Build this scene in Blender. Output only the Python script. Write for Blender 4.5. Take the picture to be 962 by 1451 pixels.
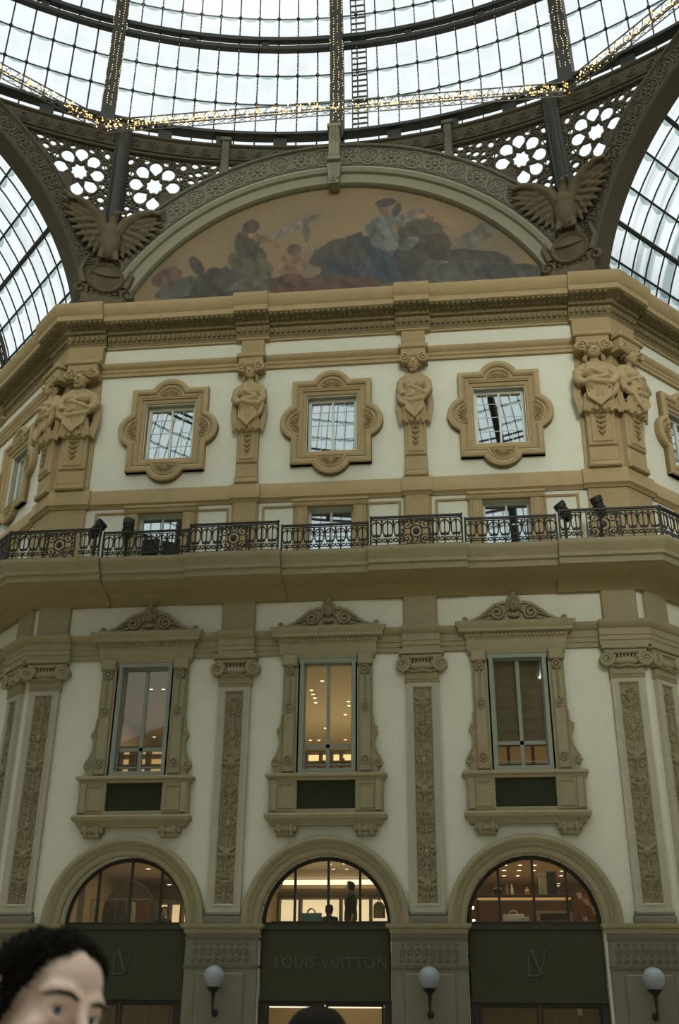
import bpy, math, random
from mathutils import Matrix, Vector, geometry, noise
PI = math.pi
R = math.radians
sin, cos, sqrt = math.sin, math.cos, math.sqrt
S = bpy.context.scene
C = S.collection
for o in list(bpy.data.objects):
    bpy.data.objects.remove(o)

# ---------------------------------------------------------------- camera
CAM = Vector((3.18824789, -25.3896917, 1.65))
YAW, PITCH, ROLL, FPX = 0.115499407, 0.451299830, 0.00966620706, 1490.34523
cd = bpy.data.cameras.new('camera')
cam = bpy.data.objects.new('camera', cd)
C.objects.link(cam)
fw = Vector((-sin(YAW) * cos(PITCH), cos(YAW) * cos(PITCH), sin(PITCH)))
rt = Vector((cos(YAW), sin(YAW), 0))
up = rt.cross(fw)
rr = cos(ROLL) * rt + sin(ROLL) * up
uu = -sin(ROLL) * rt + cos(ROLL) * up
cam.matrix_world = Matrix(((rr.x, uu.x, -fw.x, CAM.x), (rr.y, uu.y, -fw.y, CAM.y), (rr.z, uu.z, -fw.z, CAM.z), (0, 0, 0, 1)))
cd.sensor_fit = 'VERTICAL'
cd.sensor_height = 36
cd.sensor_width = 24
cd.lens = FPX * 36 / 1451
cd.clip_start = 0.1
cd.clip_end = 500
cd.dof.use_dof = True
cd.dof.focus_distance = 29
cd.dof.aperture_fstop = 4.5
S.camera = cam

# ---------------------------------------------------------------- sky, daylight, exposure
wd = bpy.data.worlds.new('overcast_sky')
S.world = wd
wd.use_nodes = True
nt = wd.node_tree
nt.nodes.clear()
wo = nt.nodes.new('ShaderNodeOutputWorld')
wb = nt.nodes.new('ShaderNodeBackground')
tc = nt.nodes.new('ShaderNodeTexCoord')
sx = nt.nodes.new('ShaderNodeSeparateXYZ')
cr = nt.nodes.new('ShaderNodeValToRGB')
nt.links.new(tc.outputs['Generated'], sx.inputs[0])
nt.links.new(sx.outputs['Z'], cr.inputs[0])
cr.color_ramp.elements[0].position = 0.0
cr.color_ramp.elements[0].color = (.22, .25, .23, 1)
cr.color_ramp.elements[1].position = 1.0
cr.color_ramp.elements[1].color = (5.8, 5.85, 5.3, 1)
e = cr.color_ramp.elements.new(.42)
e.color = (.72, .765, .775, 1)
e = cr.color_ramp.elements.new(.80)
e.color = (.72, .765, .775, 1)
nt.links.new(cr.outputs[0], wb.inputs[0])
wb.inputs[1].default_value = 1.0
nt.links.new(wb.outputs[0], wo.inputs[0])

sd = bpy.data.lights.new('daylight_sun', 'SUN')
sd.energy = 1.75
sd.angle = R(20)
sd.color = (1.0, .97, .86)
sun = bpy.data.objects.new('daylight_sun', sd)
C.objects.link(sun)
sun.location = (0, -19, 60)
sun.rotation_euler = (R(77), 0, R(7))

vs = S.view_settings
S.display_settings.display_device = 'sRGB'
vs.view_transform = 'Standard'
vs.look = 'None'
vs.exposure = 0.42
vs.gamma = 1.0
vs.use_curve_mapping = False

# ---------------------------------------------------------------- materials
def rgb(h):
    c = [int(h[i:i + 2], 16) / 255 for i in (0, 2, 4)]
    return tuple(x / 12.92 if x < .04045 else ((x + .055) / 1.055) ** 2.4 for x in c)

def mat(name, col, rough=.8, metal=0.0, emit=None, es=1.0, var=0.0, vscale=4.0, bump=0.0, bscale=30.0, spec=.3, streak=False):
    m = bpy.data.materials.new(name)
    m.use_nodes = True
    t = m.node_tree
    b = t.nodes['Principled BSDF']
    b.inputs['Base Color'].default_value = (*col, 1)
    b.inputs['Roughness'].default_value = rough
    b.inputs['Metallic'].default_value = metal
    b.inputs['Specular IOR Level'].default_value = spec
    if emit:
        b.inputs['Emission Color'].default_value = (*emit, 1)
        b.inputs['Emission Strength'].default_value = es
    if var or bump:
        tcn = t.nodes.new('ShaderNodeTexCoord')
    if var:
        mp = t.nodes.new('ShaderNodeMapping')
        if streak:
            mp.inputs['Scale'].default_value = (1, 1, .12)
        n = t.nodes.new('ShaderNodeTexNoise')
        n.inputs['Scale'].default_value = vscale
        n.inputs['Detail'].default_value = 6
        n.inputs['Roughness'].default_value = .65
        mx = t.nodes.new('ShaderNodeMix')
        mx.data_type = 'RGBA'
        mx.inputs['A'].default_value = (*[c * (1 - var) for c in col], 1)
        mx.inputs['B'].default_value = (*[min(1, c * (1 + var)) for c in col], 1)
        t.links.new(tcn.outputs['Object'], mp.inputs[0])
        t.links.new(mp.outputs[0], n.inputs['Vector'])
        t.links.new(n.outputs['Fac'], mx.inputs['Factor'])
        t.links.new(mx.outputs['Result'], b.inputs['Base Color'])
    if bump:
        n2 = t.nodes.new('ShaderNodeTexNoise')
        n2.inputs['Scale'].default_value = bscale
        n2.inputs['Detail'].default_value = 5
        bp = t.nodes.new('ShaderNodeBump')
        bp.inputs['Strength'].default_value = bump
        bp.inputs['Distance'].default_value = .05
        t.links.new(tcn.outputs['Object'], n2.inputs['Vector'])
        t.links.new(n2.outputs['Fac'], bp.inputs['Height'])
        t.links.new(bp.outputs[0], b.inputs['Normal'])
    return m

def glass(name, tint, refl, rough=.02, dirt=0.0, gl=(1, 1, 1), aspect=(1, 1, 1), dscale=1.5, foot=None):
    """thin pane: part of the light passes straight through, part is mirrored"""
    m = bpy.data.materials.new(name)
    m.use_nodes = True
    t = m.node_tree
    t.nodes.clear()
    o = t.nodes.new('ShaderNodeOutputMaterial')
    tr = t.nodes.new('ShaderNodeBsdfTransparent')
    tr.inputs[0].default_value = (*tint, 1)
    g = t.nodes.new('ShaderNodeBsdfGlossy')
    g.inputs['Color'].default_value = (*gl, 1)
    g.inputs['Roughness'].default_value = rough
    mx = t.nodes.new('ShaderNodeMixShader')
    mx.inputs[0].default_value = refl
    t.links.new(tr.outputs[0], mx.inputs[1])
    t.links.new(g.outputs[0], mx.inputs[2])
    last = mx
    if dirt:
        df = t.nodes.new('ShaderNodeBsdfTransparent')
        df.inputs[0].default_value = (.36, .42, .43, 1)
        tcn = t.nodes.new('ShaderNodeTexCoord')
        mp = t.nodes.new('ShaderNodeMapping')
        mp.inputs['Scale'].default_value = aspect
        n = t.nodes.new('ShaderNodeTexNoise')
        n.inputs['Scale'].default_value = dscale
        n.inputs['Detail'].default_value = 5
        rp = t.nodes.new('ShaderNodeValToRGB')
        rp.color_ramp.elements[0].position = .47
        rp.color_ramp.elements[0].color = (0, 0, 0, 1)
        rp.color_ramp.elements[1].position = .66
        rp.color_ramp.elements[1].color = (dirt, dirt, dirt, 1)
        m2 = t.nodes.new('ShaderNodeMixShader')
        t.links.new(tcn.outputs['Object'], mp.inputs[0])
        t.links.new(mp.outputs[0], n.inputs['Vector'])
        t.links.new(n.outputs['Fac'], rp.inputs[0])
        fac = rp.outputs[0]
        if foot:                  # soot gathered along the lowest panes
            sz = t.nodes.new('ShaderNodeSeparateXYZ')
            mr = t.nodes.new('ShaderNodeMapRange')
            mr.inputs['From Min'].default_value = foot[0]
            mr.inputs['From Max'].default_value = foot[1]
            mr.inputs['To Min'].default_value = .75
            mr.inputs['To Max'].default_value = 0
            ad = t.nodes.new('ShaderNodeMath')
            ad.operation = 'ADD'
            ad.use_clamp = True
            t.links.new(tcn.outputs['Object'], sz.inputs[0])
            t.links.new(sz.outputs['Z'], mr.inputs['Value'])
            t.links.new(rp.outputs[0], ad.inputs[0])
            t.links.new(mr.outputs[0], ad.inputs[1])
            fac = ad.outputs[0]
        t.links.new(fac, m2.inputs[0])
        t.links.new(mx.outputs[0], m2.inputs[1])
        t.links.new(df.outputs[0], m2.inputs[2])
        last = m2
    t.links.new(last.outputs[0], o.inputs[0])
    return m

M = {}
M['plaster'] = mat('plaster', (.585, .595, .485), .9, var=.10, vscale=2.2, bump=.15, bscale=14)
M['stone'] = mat('tan_stone', (.335, .262, .135), .85, var=.22, vscale=3.0, bump=.35, bscale=22)
M['stone_low'] = mat('grey_tan_stone', (.275, .245, .145), .85, var=.22, vscale=3.0, bump=.35, bscale=22)
M['relief'] = mat('carved_stone', (.245, .215, .125), .9, var=.35, vscale=9.0, bump=.6, bscale=30)
M['shaft'] = mat('pale_shaft_stone', (.37, .35, .26), .85, var=.15, vscale=3, bump=.2)
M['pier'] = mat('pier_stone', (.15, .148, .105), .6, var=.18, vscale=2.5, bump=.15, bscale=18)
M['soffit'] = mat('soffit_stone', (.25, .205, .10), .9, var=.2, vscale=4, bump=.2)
M['bronze'] = mat('dark_bronze', (.062, .055, .033), .7, var=.4, vscale=8, bump=.4)
M['backwall'] = mat('brown_stucco', (.34, .30, .22), .9)
M['bronze_light'] = mat('grey_bronze', (.095, .092, .066), .75, var=.3, vscale=8, bump=.3)
M['iron'] = mat('black_iron', (.018, .018, .014), .55, var=.3, vscale=10)
M['dome_iron'] = mat('dome_iron', (.026, .030, .026), .6, var=.3, vscale=6)
M['frame'] = mat('grey_green_frame', (.22, .25, .20), .6, var=.1)
M['frame_white'] = mat('pale_frame', (.55, .58, .52), .5)
M['dark_frame'] = mat('dark_bronze_frame', (.03, .027, .018), .5)
M['dark_panel'] = mat('dark_green_panel', (.022, .026, .012), .8, var=.3, vscale=5)
M['relief_up'] = mat('tan_carved_stone', (.27, .205, .10), .9, var=.3, vscale=9, bump=.5)
M['carved_dark'] = mat('dark_carved_stone', (.19, .155, .078), .9, var=.35, vscale=9, bump=.6)  # darker stone colour for the carved band under the crown cornice
M['sign'] = mat('dark_fascia', (.035, .037, .018), .5, var=.15, vscale=2)
M['letter'] = mat('dull_grey_letters', (.075, .076, .06), .5)
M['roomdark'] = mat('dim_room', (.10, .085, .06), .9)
M['shopwall'] = mat('shop_wall', (.42, .32, .19), .8)
M['shopceil'] = mat('shop_ceiling', (.55, .46, .32), .8)
M['shopbrown'] = mat('brown_joinery', (.055, .036, .018), .6, var=.3, vscale=5)
M['floor'] = mat('marble_floor', (.38, .34, .27), .35, var=.3, vscale=.6)
M['globe'] = mat('opal_glass', (.25, .275, .295), .35)
M['pane_sky'] = glass('window_glass', (.55, .62, .62), .52, .015, gl=(.86, .93, .92))
M['pane_clear'] = glass('shop_glass', (.92, .92, .88), .05, .02)
M['pane_tall'] = glass('tall_window_glass', (.85, .85, .8), .06, .02)
M['pane_dome'] = glass('dome_glass', (.97, .98, .98), .012, .1, dirt=.10, dscale=1.2)
M['pane_vault'] = glass('vault_glass', (.97, .98, .98), .012, .1, dirt=.95, dscale=1.4, aspect=(.10, 1.6, .10), foot=(21.3, 23.2))
M['pane_vault_clean'] = glass('clean_vault_glass', (.97, .98, .98), .012, .1, dirt=.30, dscale=1.4, aspect=(.10, 1.6, .10), foot=(20.6, 21.8))

# ---------------------------------------------------------------- mesh builder
class MB:
    def __init__(s):
        s.v = []
        s.f = []

    def add(s, vs, fs):
        k = len(s.v)
        s.v += [tuple(v) for v in vs]
        s.f += [tuple(i + k for i in f) for f in fs]
        return s

    def box(s, x0, x1, y0, y1, z0, z1):
        v = [(x, y, z) for x in (x0, x1) for y in (y0, y1) for z in (z0, z1)]
        return s.add(v, [(0, 1, 3, 2), (4, 6, 7, 5), (0, 4, 5, 1), (2, 3, 7, 6), (0, 2, 6, 4), (1, 5, 7, 3)])

    def bevbox(s, x0, x1, y0, y1, z0, z1, b=.02):
        """box whose front (low y) edges are chamfered"""
        v = [(x0, y1, z0), (x1, y1, z0), (x1, y1, z1), (x0, y1, z1),
             (x0, y0 + b, z0), (x1, y0 + b, z0), (x1, y0 + b, z1), (x0, y0 + b, z1),
             (x0 + b, y0, z0 + b), (x1 - b, y0, z0 + b), (x1 - b, y0, z1 - b), (x0 + b, y0, z1 - b)]
        f = [(3, 2, 1, 0), (8, 9, 10, 11)]
        for i in range(4):
            j = (i + 1) % 4
            f += [(i, j, j + 4, i + 4), (i + 4, j + 4, j + 8, i + 8)]
        return s.add(v, f)

    def prism(s, poly, y0, y1, holes=(), fn=None):
        """polygon in (x,z) with holes, extruded from y0 (front) to y1; fn maps (x,y,z)"""
        loops = [list(poly)] + [list(h) for h in holes]
        pts, edges = [], []
        for lp in loops:
            k = len(pts)
            pts += [Vector(q) for q in lp]
            edges += [(k + i, k + (i + 1) % len(lp)) for i in range(len(lp))]
        if holes:
            vo, _, fo, _, _, _ = geometry.delaunay_2d_cdt(pts, edges, [], 0, 1e-6)
            tri = []
            for f in fo:
                cx = sum(vo[i][0] for i in f) / len(f)
                cz = sum(vo[i][1] for i in f) / len(f)
                if inside((cx, cz), loops[0]) and not any(inside((cx, cz), h) for h in loops[1:]):
                    tri.append(tuple(f))
        else:
            vo = pts
            tri = [tuple(t) for t in geometry.tessellate_polygon([[Vector((q[0], q[1], 0)) for q in pts]])]
        n = len(vo)
        g = fn or (lambda x, y, z: (x, y, z))
        vs = [g(q[0], y0, q[1]) for q in vo] + [g(q[0], y1, q[1]) for q in vo]
        fs = []
        for t in tri:
            a = [vo[i] for i in t]
            ar = sum(a[i][0] * a[(i + 1) % len(a)][1] - a[(i + 1) % len(a)][0] * a[i][1] for i in range(len(a)))
            t = t if ar > 0 else t[::-1]
            fs += [t, tuple(i + n for i in t[::-1])]
        s.add(vs, fs)
        for li, lp in enumerate(loops):
            ar = sum(lp[i][0] * lp[(i + 1) % len(lp)][1] - lp[(i + 1) % len(lp)][0] * lp[i][1] for i in range(len(lp)))
            m = len(lp)
            vs = [g(q[0], y0, q[1]) for q in lp] + [g(q[0], y1, q[1]) for q in lp]
            fs = [(i, i + m, (i + 1) % m + m, (i + 1) % m) for i in range(m)]
            if (ar > 0) != (li == 0):
                fs = [f[::-1] for f in fs]
            s.add(vs, fs)
        return s

    def tube(s, pts, r, n=6, closed=False, cap=True, flat=1.0):
        P = [Vector(p) for p in pts]
        m = len(P)
        rs = r if isinstance(r, (list, tuple)) else [r] * m
        k = len(s.v)
        a = None
        for i in range(m):
            if closed:
                t = (P[(i + 1) % m] - P[i - 1])
            else:
                t = P[min(i + 1, m - 1)] - P[max(i - 1, 0)]
            if t.length < 1e-9:
                t = Vector((0, 0, 1))
            t.normalize()
            if a is None:
                a = t.orthogonal().normalized()
            else:
                a = (a - t * a.dot(t))
                a = a.normalized() if a.length > 1e-6 else t.orthogonal().normalized()
            b = t.cross(a)
            for j in range(n):
                w = 2 * PI * j / n
                s.v.append(tuple(P[i] + rs[i] * (cos(w) * a + flat * sin(w) * b)))
        for i in range(m if closed else m - 1):
            i2 = (i + 1) % m
            for j in range(n):
                j2 = (j + 1) % n
                s.f.append((k + i * n + j, k + i * n + j2, k + i2 * n + j2, k + i2 * n + j))
        if cap and not closed:
            s.f.append(tuple(k + j for j in range(n))[::-1])
            s.f.append(tuple(k + (m - 1) * n + j for j in range(n)))
        return s

    def lathe(s, prof, n=16, c=(0, 0, 0), axis='z'):
        k = len(s.v)
        for r, h in prof:
            for j in range(n):
                w = 2 * PI * j / n
                p = (r * cos(w), r * sin(w), h)
                if axis == 'y':
                    p = (r * cos(w), -h, r * sin(w))
                elif axis == 'x':
                    p = (h, r * cos(w), r * sin(w))
                s.v.append((c[0] + p[0], c[1] + p[1], c[2] + p[2]))
        for i in range(len(prof) - 1):
            for j in range(n):
                j2 = (j + 1) % n
                s.f.append((k + i * n + j, k + i * n + j2, k + (i + 1) * n + j2, k + (i + 1) * n + j))
        s.f.append(tuple(k + j for j in range(n))[::-1])
        s.f.append(tuple(k + (len(prof) - 1) * n + j for j in range(n)))
        return s

    def ball(s, c, r, nu=12, nv=8, rot=None):
        r = (r, r, r) if isinstance(r, (int, float)) else r
        k = len(s.v)
        for i in range(nv + 1):
            th = PI * i / nv
            for j in range(nu):
                w = 2 * PI * j / nu
                p = Vector((r[0] * sin(th) * cos(w), r[1] * sin(th) * sin(w), r[2] * cos(th)))
                if rot is not None:
                    p = rot @ p
                s.v.append((c[0] + p.x, c[1] + p.y, c[2] + p.z))
        for i in range(nv):
            for j in range(nu):
                j2 = (j + 1) % nu
                s.f.append((k + i * nu + j, k + (i + 1) * nu + j, k + (i + 1) * nu + j2, k + i * nu + j2))
        return s

    def plan(s, path, prof, closed=False):
        """sweep a closed profile (d outward, z) along a plan path (x,y) with mitred corners"""
        n, m = len(path), len(prof)
        k = len(s.v)
        P = [Vector(p[:2]) for p in path]
        for i in range(n):
            d1 = (P[i] - P[i - 1]).normalized() if (i > 0 or closed) else None
            d2 = (P[(i + 1) % n] - P[i]).normalized() if (i < n - 1 or closed) else None
            d1 = d1 or d2
            d2 = d2 or d1
            n1, n2 = Vector((d1.y, -d1.x)), Vector((d2.y, -d2.x))
            q = (n1 + n2) / max(.2, 1 + n1.dot(n2))
            if len(path[i]) == 4:
                q = Vector(path[i][2:])
            for d, z in prof:
                s.v.append((P[i].x + q.x * d, P[i].y + q.y * d, z))
        for i in range(n if closed else n - 1):
            i2 = (i + 1) % n
            for j in range(m):
                j2 = (j + 1) % m
                s.f.append((k + i * m + j, k + i2 * m + j, k + i2 * m + j2, k + i * m + j2))
        if not closed:
            s.f.append(tuple(k + j for j in range(m)))
            s.f.append(tuple(k + (n - 1) * m + j for j in range(m))[::-1])
        return s

    def ring(s, path, prof, closed=False, fn=None):
        """sweep a closed profile (a outward in the wall plane, d off the wall) along a path (x,z), counter-clockwise"""
        n, m = len(path), len(prof)
        k = len(s.v)
        P = [Vector(p) for p in path]
        for i in range(n):
            d1 = (P[i] - P[i - 1]).normalized() if (i > 0 or closed) else None
            d2 = (P[(i + 1) % n] - P[i]).normalized() if (i < n - 1 or closed) else None
            d1 = d1 or d2
            d2 = d2 or d1
            n1, n2 = Vector((d1.y, -d1.x)), Vector((d2.y, -d2.x))
            q = (n1 + n2) / max(.25, 1 + n1.dot(n2))
            for a, d in prof:
                s.v.append((P[i].x + q.x * a, -d, P[i].y + q.y * a))
        for i in range(n if closed else n - 1):
            i2 = (i + 1) % n
            for j in range(m):
                j2 = (j + 1) % m
                s.f.append((k + i * m + j, k + i * m + j2, k + i2 * m + j2, k + i2 * m + j))
        if not closed:
            s.f.append(tuple(k + j for j in range(m))[::-1])
            s.f.append(tuple(k + (n - 1) * m + j for j in range(m)))
        return s

    def grid(s, fn, nu, nv):
        k = len(s.v)
        for i in range(nu + 1):
            for j in range(nv + 1):
                s.v.append(tuple(fn(i / nu, j / nv)))
        for i in range(nu):
            for j in range(nv):
                a = k + i * (nv + 1) + j
                s.f.append((a, a + nv + 1, a + nv + 2, a + 1))
        return s

    def map(s, fn):
        s.v = [tuple(fn(*v)) for v in s.v]
        return s

    def mirror_x(s):
        k = len(s.v)
        s.v += [(-x, y, z) for x, y, z in s.v[:k]]
        s.f += [tuple(i + k for i in f[::-1]) for f in s.f[:]]
        return s

    def build(s, name, m, parent=None, F=None, sharp=35):
        me = bpy.data.meshes.new(name)
        me.from_pydata(s.v, [], s.f)
        me.validate()
        me.materials.append(m)
        me.polygons.foreach_set('use_smooth', [True] * len(me.polygons))
        me.set_sharp_from_angle(angle=R(sharp))
        me.update()
        o = bpy.data.objects.new(name, me)
        C.objects.link(o)
        if parent is not None:
            o.parent = parent
        if F is not None:
            if parent is not None:
                o.matrix_local = F
            else:
                o.matrix_world = F
        return o

def inside(p, poly):
    x, y = p
    r = False
    j = len(poly) - 1
    for i in range(len(poly)):
        xi, yi = poly[i][0], poly[i][1]
        xj, yj = poly[j][0], poly[j][1]
        if (yi > y) != (yj > y) and x < (xj - xi) * (y - yi) / (yj - yi) + xi:
            r = not r
        j = i
    return r

T = Matrix.Translation
I4 = Matrix.Identity(4)
FRONT = I4
LEFT = T((-13.4008, 5.5508, 0)) @ Matrix.Rotation(R(-45), 4, 'Z')
RIGHT = T((13.4008, 5.5508, 0)) @ Matrix.Rotation(R(45), 4, 'Z')

def thing(name, label, cat, Mx, group=None):
    o = bpy.data.objects.new(name, None)
    o.empty_display_size = .2
    C.objects.link(o)
    o.matrix_world = Mx
    o['label'] = label
    o['category'] = cat
    if group:
        o['group'] = group
    return o

def tag(o, label, cat, group=None):
    o['label'] = label
    o['category'] = cat
    if group:
        o['group'] = group
    return o

def struct(o):
    o['kind'] = 'structure'
    return o

KIDS = {}
def dup(root, Mx, label):
    """a copy of a thing with copies of its parts and sub-parts"""
    r = root.copy()
    C.objects.link(r)
    r.matrix_world = Mx
    r['label'] = label
    for ch in root.children:
        c = ch.copy()
        C.objects.link(c)
        c.parent = r
        for g in ch.children:
            d = g.copy()
            C.objects.link(d)
            d.parent = c
            for h in g.children:
                e2 = h.copy()
                C.objects.link(e2)
                e2.parent = d
    return r

def arc(cx, cz, r, a0, a1, n):
    return [(cx + r * cos(R(a0 + (a1 - a0) * i / n)), cz + r * sin(R(a0 + (a1 - a0) * i / n))) for i in range(n + 1)]

def spiral(cx, cz, r0, r1, a0, turns, n=22, y=0.0):
    out = []
    for i in range(n + 1):
        t = i / n
        r = r0 + (r1 - r0) * t
        a = R(a0) + turns * 2 * PI * t
        out.append((cx + r * cos(a), y, cz + r * sin(a)))
    return out
# ---------------------------------------------------------------- the setting
BAY = 4.7
BAYS = (-BAY, 0.0, BAY)
SPR, AR = 3.64, 1.5           # springing height and radius of the shop arches
ROCK = 18.47                  # centre height of the lunette arch

struct(MB().box(-60, 60, -60, 60, -.2, 0).build('floor', M['floor']))

def wall_poly(bays, u0, u1, ztop):
    p = [(u0, 0)]
    for c in bays:
        p += [(c - AR, 0), (c - AR, SPR)] + arc(c, SPR, AR, 180, 0, 32)[1:-1] + [(c + AR, SPR), (c + AR, 0)]
    return p + [(u1, 0), (u1, ztop), (u0, ztop)]

def rect(x0, x1, z0, z1):
    return [(x0, z0), (x1, z0), (x1, z1), (x0, z1)]

def wall_holes(bays):
    h = []
    for c in bays:
        h += [rect(c - .70, c + .70, 7.05, 9.9), rect(c - .62, c + .62, 12.36, 14.2), rect(c - .70, c + .70, 15.95, 17.72)]
    return h

struct(MB().prism(wall_poly(BAYS, -7.85, 7.85, 20.9), 0, .45, wall_holes(BAYS)).build('wall_front', M['plaster']))
struct(MB().prism(wall_poly((BAY,), -24, 7.85, 20.9), 0, .45, wall_holes((BAY,))).build('wall_left', M['plaster'], F=LEFT))
struct(MB().prism(wall_poly((-BAY,), -7.85, 24, 20.9), 0, .45, wall_holes((-BAY,))).build('wall_right', M['plaster'], F=RIGHT))
UC = 7.2                      # the upper corners stand a little inside the wall corners
lz = sqrt(8.72 ** 2 - UC ** 2)
lun = [(-UC, 20.9), (UC, 20.9), (UC, ROCK + lz)] + arc(0, ROCK, 8.72, 34.5, 145.5, 60) + [(-UC, ROCK + lz)]
struct(MB().prism(lun, .06, .5).build('wall_front_lunette', M['soffit']))

# the other sides of the octagon, behind and beside the camera
def side_frame(k):
    """frame of octagon side k: x along the side, -y towards the middle; 0 is the photographed wall, odd sides open into arms"""
    a = R(45 * k)
    return T((0, -18.95, 0)) @ Matrix.Rotation(a, 4, 'Z') @ T((0, 18.95, 0))
SIDE_L, SIDE_R = side_frame(1) @ T((0, -.46, 0)), side_frame(-1) @ T((0, -.46, 0))
for nm, k in (('wall_side_left', 2), ('wall_back', 4), ('wall_side_right', 6)):
    p = [(-7.85, 0), (7.85, 0), (7.85, 22.2)] + arc(0, ROCK, 8.72, 26, 154, 40) + [(-7.85, 22.2)]
    b = MB().prism(p, 0, .5)
    struct(b.build(nm, M['backwall'], F=side_frame(k)))
for nm, k, q in (('wall_far_left_arm', 1, -1), ('wall_back_left_arm', 3, 1), ('wall_near_left_arm', 3, -1), ('wall_near_right_arm', 5, 1), ('wall_back_right_arm', 5, -1), ('wall_far_right_arm', 7, 1)):
    F = side_frame(k)
    x = 7.85 * q
    struct(MB().box(min(x, x + .4 * q), max(x, x + .4 * q), .0, 26, 0, 20.9).build(nm, M['backwall'], F=F))

# ---- continuous mouldings: one path along left arm, front and right arm
K = math.tan(R(22.5))
def trim_path(off, half, corner, far=22, mids=(-2.35, 2.35)):
    pts = []
    def add(F, u, o):
        q = F @ Vector((u, -o, 0))
        nn = F.to_3x3() @ Vector((0, -1, 0))
        if abs(abs(u) - 7.85 - K * o) < 1e-6:
            w = -1 if u < 0 else 1
            nn = Vector((w * K, -1, 0))
        pts.append((q.x, q.y, nn.x, nn.y))
    add(LEFT, -far + 7.85, 0)
    if off:
        for m in (-2.35, 2.35):
            add(LEFT, m - half, 0); add(LEFT, m - half, off); add(LEFT, m + half, off); add(LEFT, m + half, 0)
        add(LEFT, 7.85 - corner, 0); add(LEFT, 7.85 - corner, off)
    add(FRONT, -7.85 - K * off, off)
    if off:
        add(FRONT, -7.85 + corner, off); add(FRONT, -7.85 + corner, 0)
        for m in mids:
            add(FRONT, m - half, 0); add(FRONT, m - half, off); add(FRONT, m + half, off); add(FRONT, m + half, 0)
        add(FRONT, 7.85 - corner, 0); add(FRONT, 7.85 - corner, off)
    add(FRONT, 7.85 + K * off, off)
    if off:
        add(RIGHT, -7.85 + corner, off); add(RIGHT, -7.85 + corner, 0)
        for m in (-2.35, 2.35):
            add(RIGHT, m - half, 0); add(RIGHT, m - half, off); add(RIGHT, m + half, off); add(RIGHT, m + half, 0)
    add(RIGHT, far - 7.85, 0)
    return pts

def along(path, step, fn):
    """call fn(x, y, angle) at equal steps along every straight run of a plan path"""
    for a, b in zip(path, path[1:]):
        a, b = Vector(a[:2]), Vector(b[:2])
        d = b - a
        n = int(d.length / step)
        for i in range(n):
            q = a + d * ((i + .5) / n)
            fn(q.x, q.y, math.atan2(d.y, d.x))

def rbox(b, x, y, a, hw, d0, d1, z0, z1):
    """box set against a run of moulding: half width hw, from d0 to d1 off the run"""
    ca, sa = cos(a), sin(a)
    v = []
    for u in (-hw, hw):
        for d in (d0, d1):
            for z in (z0, z1):
                v.append((x + u * ca + d * sa, y + u * sa - d * ca, z))
    b.add(v, [(0, 1, 3, 2), (4, 6, 7, 5), (0, 4, 5, 1), (2, 3, 7, 6), (0, 2, 6, 4), (1, 5, 7, 3)])

# crown cornice
pth = trim_path(.13, .50, 1.05)
b = MB().plan(pth, [(-.2, 19.72), (.07, 19.72), (.07, 19.80), (.10, 20.0), (.30, 20.30), (.66, 20.35), (.66, 20.52), (.71, 20.56), (.80, 20.78), (.80, 20.88), (-.2, 20.95)])
struct(b.build('trim_1', M['stone']))
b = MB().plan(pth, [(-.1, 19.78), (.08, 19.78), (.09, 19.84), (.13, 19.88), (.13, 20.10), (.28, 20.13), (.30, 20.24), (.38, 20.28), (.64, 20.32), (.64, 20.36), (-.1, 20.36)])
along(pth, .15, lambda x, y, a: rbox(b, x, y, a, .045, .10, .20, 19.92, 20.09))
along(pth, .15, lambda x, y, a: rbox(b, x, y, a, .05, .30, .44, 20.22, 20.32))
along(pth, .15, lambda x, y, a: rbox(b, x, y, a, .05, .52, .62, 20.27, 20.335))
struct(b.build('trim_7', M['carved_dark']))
# string course at the heads of the caryatids
b = MB().plan(trim_path(0, 0, 0), [(-.2, 18.74), (.08, 18.74), (.08, 18.84), (.11, 18.86), (.11, 18.95), (.17, 18.99), (.21, 19.08), (.21, 19.12), (-.2, 19.15)])
struct(b.build('trim_2', M['stone']))
# plain band under the square windows
b = MB().plan(trim_path(.08, .40, 1.1), [(-.2, 14.40), (.04, 14.40), (.07, 14.46), (.14, 14.50), (.14, 14.56), (.09, 14.58), (.09, 14.90), (.06, 14.96), (-.2, 14.98)])
struct(b.build('trim_3', M['stone']))
# balcony ledge
pth = trim_path(.10, 1.24, 2.02)
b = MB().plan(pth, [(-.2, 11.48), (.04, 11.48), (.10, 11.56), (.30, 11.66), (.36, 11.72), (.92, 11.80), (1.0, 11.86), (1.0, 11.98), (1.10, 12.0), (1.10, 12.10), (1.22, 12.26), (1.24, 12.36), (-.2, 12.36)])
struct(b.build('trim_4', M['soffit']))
b = MB().plan(pth, [(.985, 11.84), (1.03, 11.84), (1.05, 11.98), (1.13, 12.0), (1.13, 12.09), (1.25, 12.25), (1.28, 12.30), (1.28, 12.39), (.95, 12.40)])
struct(b.build('trim_5', M['stone_low']))
# entablature over the big pilasters
b = MB().plan(trim_path(.14, .47, 1.12), [(-.2, 10.02), (.07, 10.02), (.07, 10.13), (.10, 10.15), (.10, 10.25), (.13, 10.27), (.11, 10.29), (.11, 10.44), (.18, 10.47), (.26, 10.56), (.28, 10.62), (-.2, 10.66)])
struct(b.build('trim_6', M['stone_low']))

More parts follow.
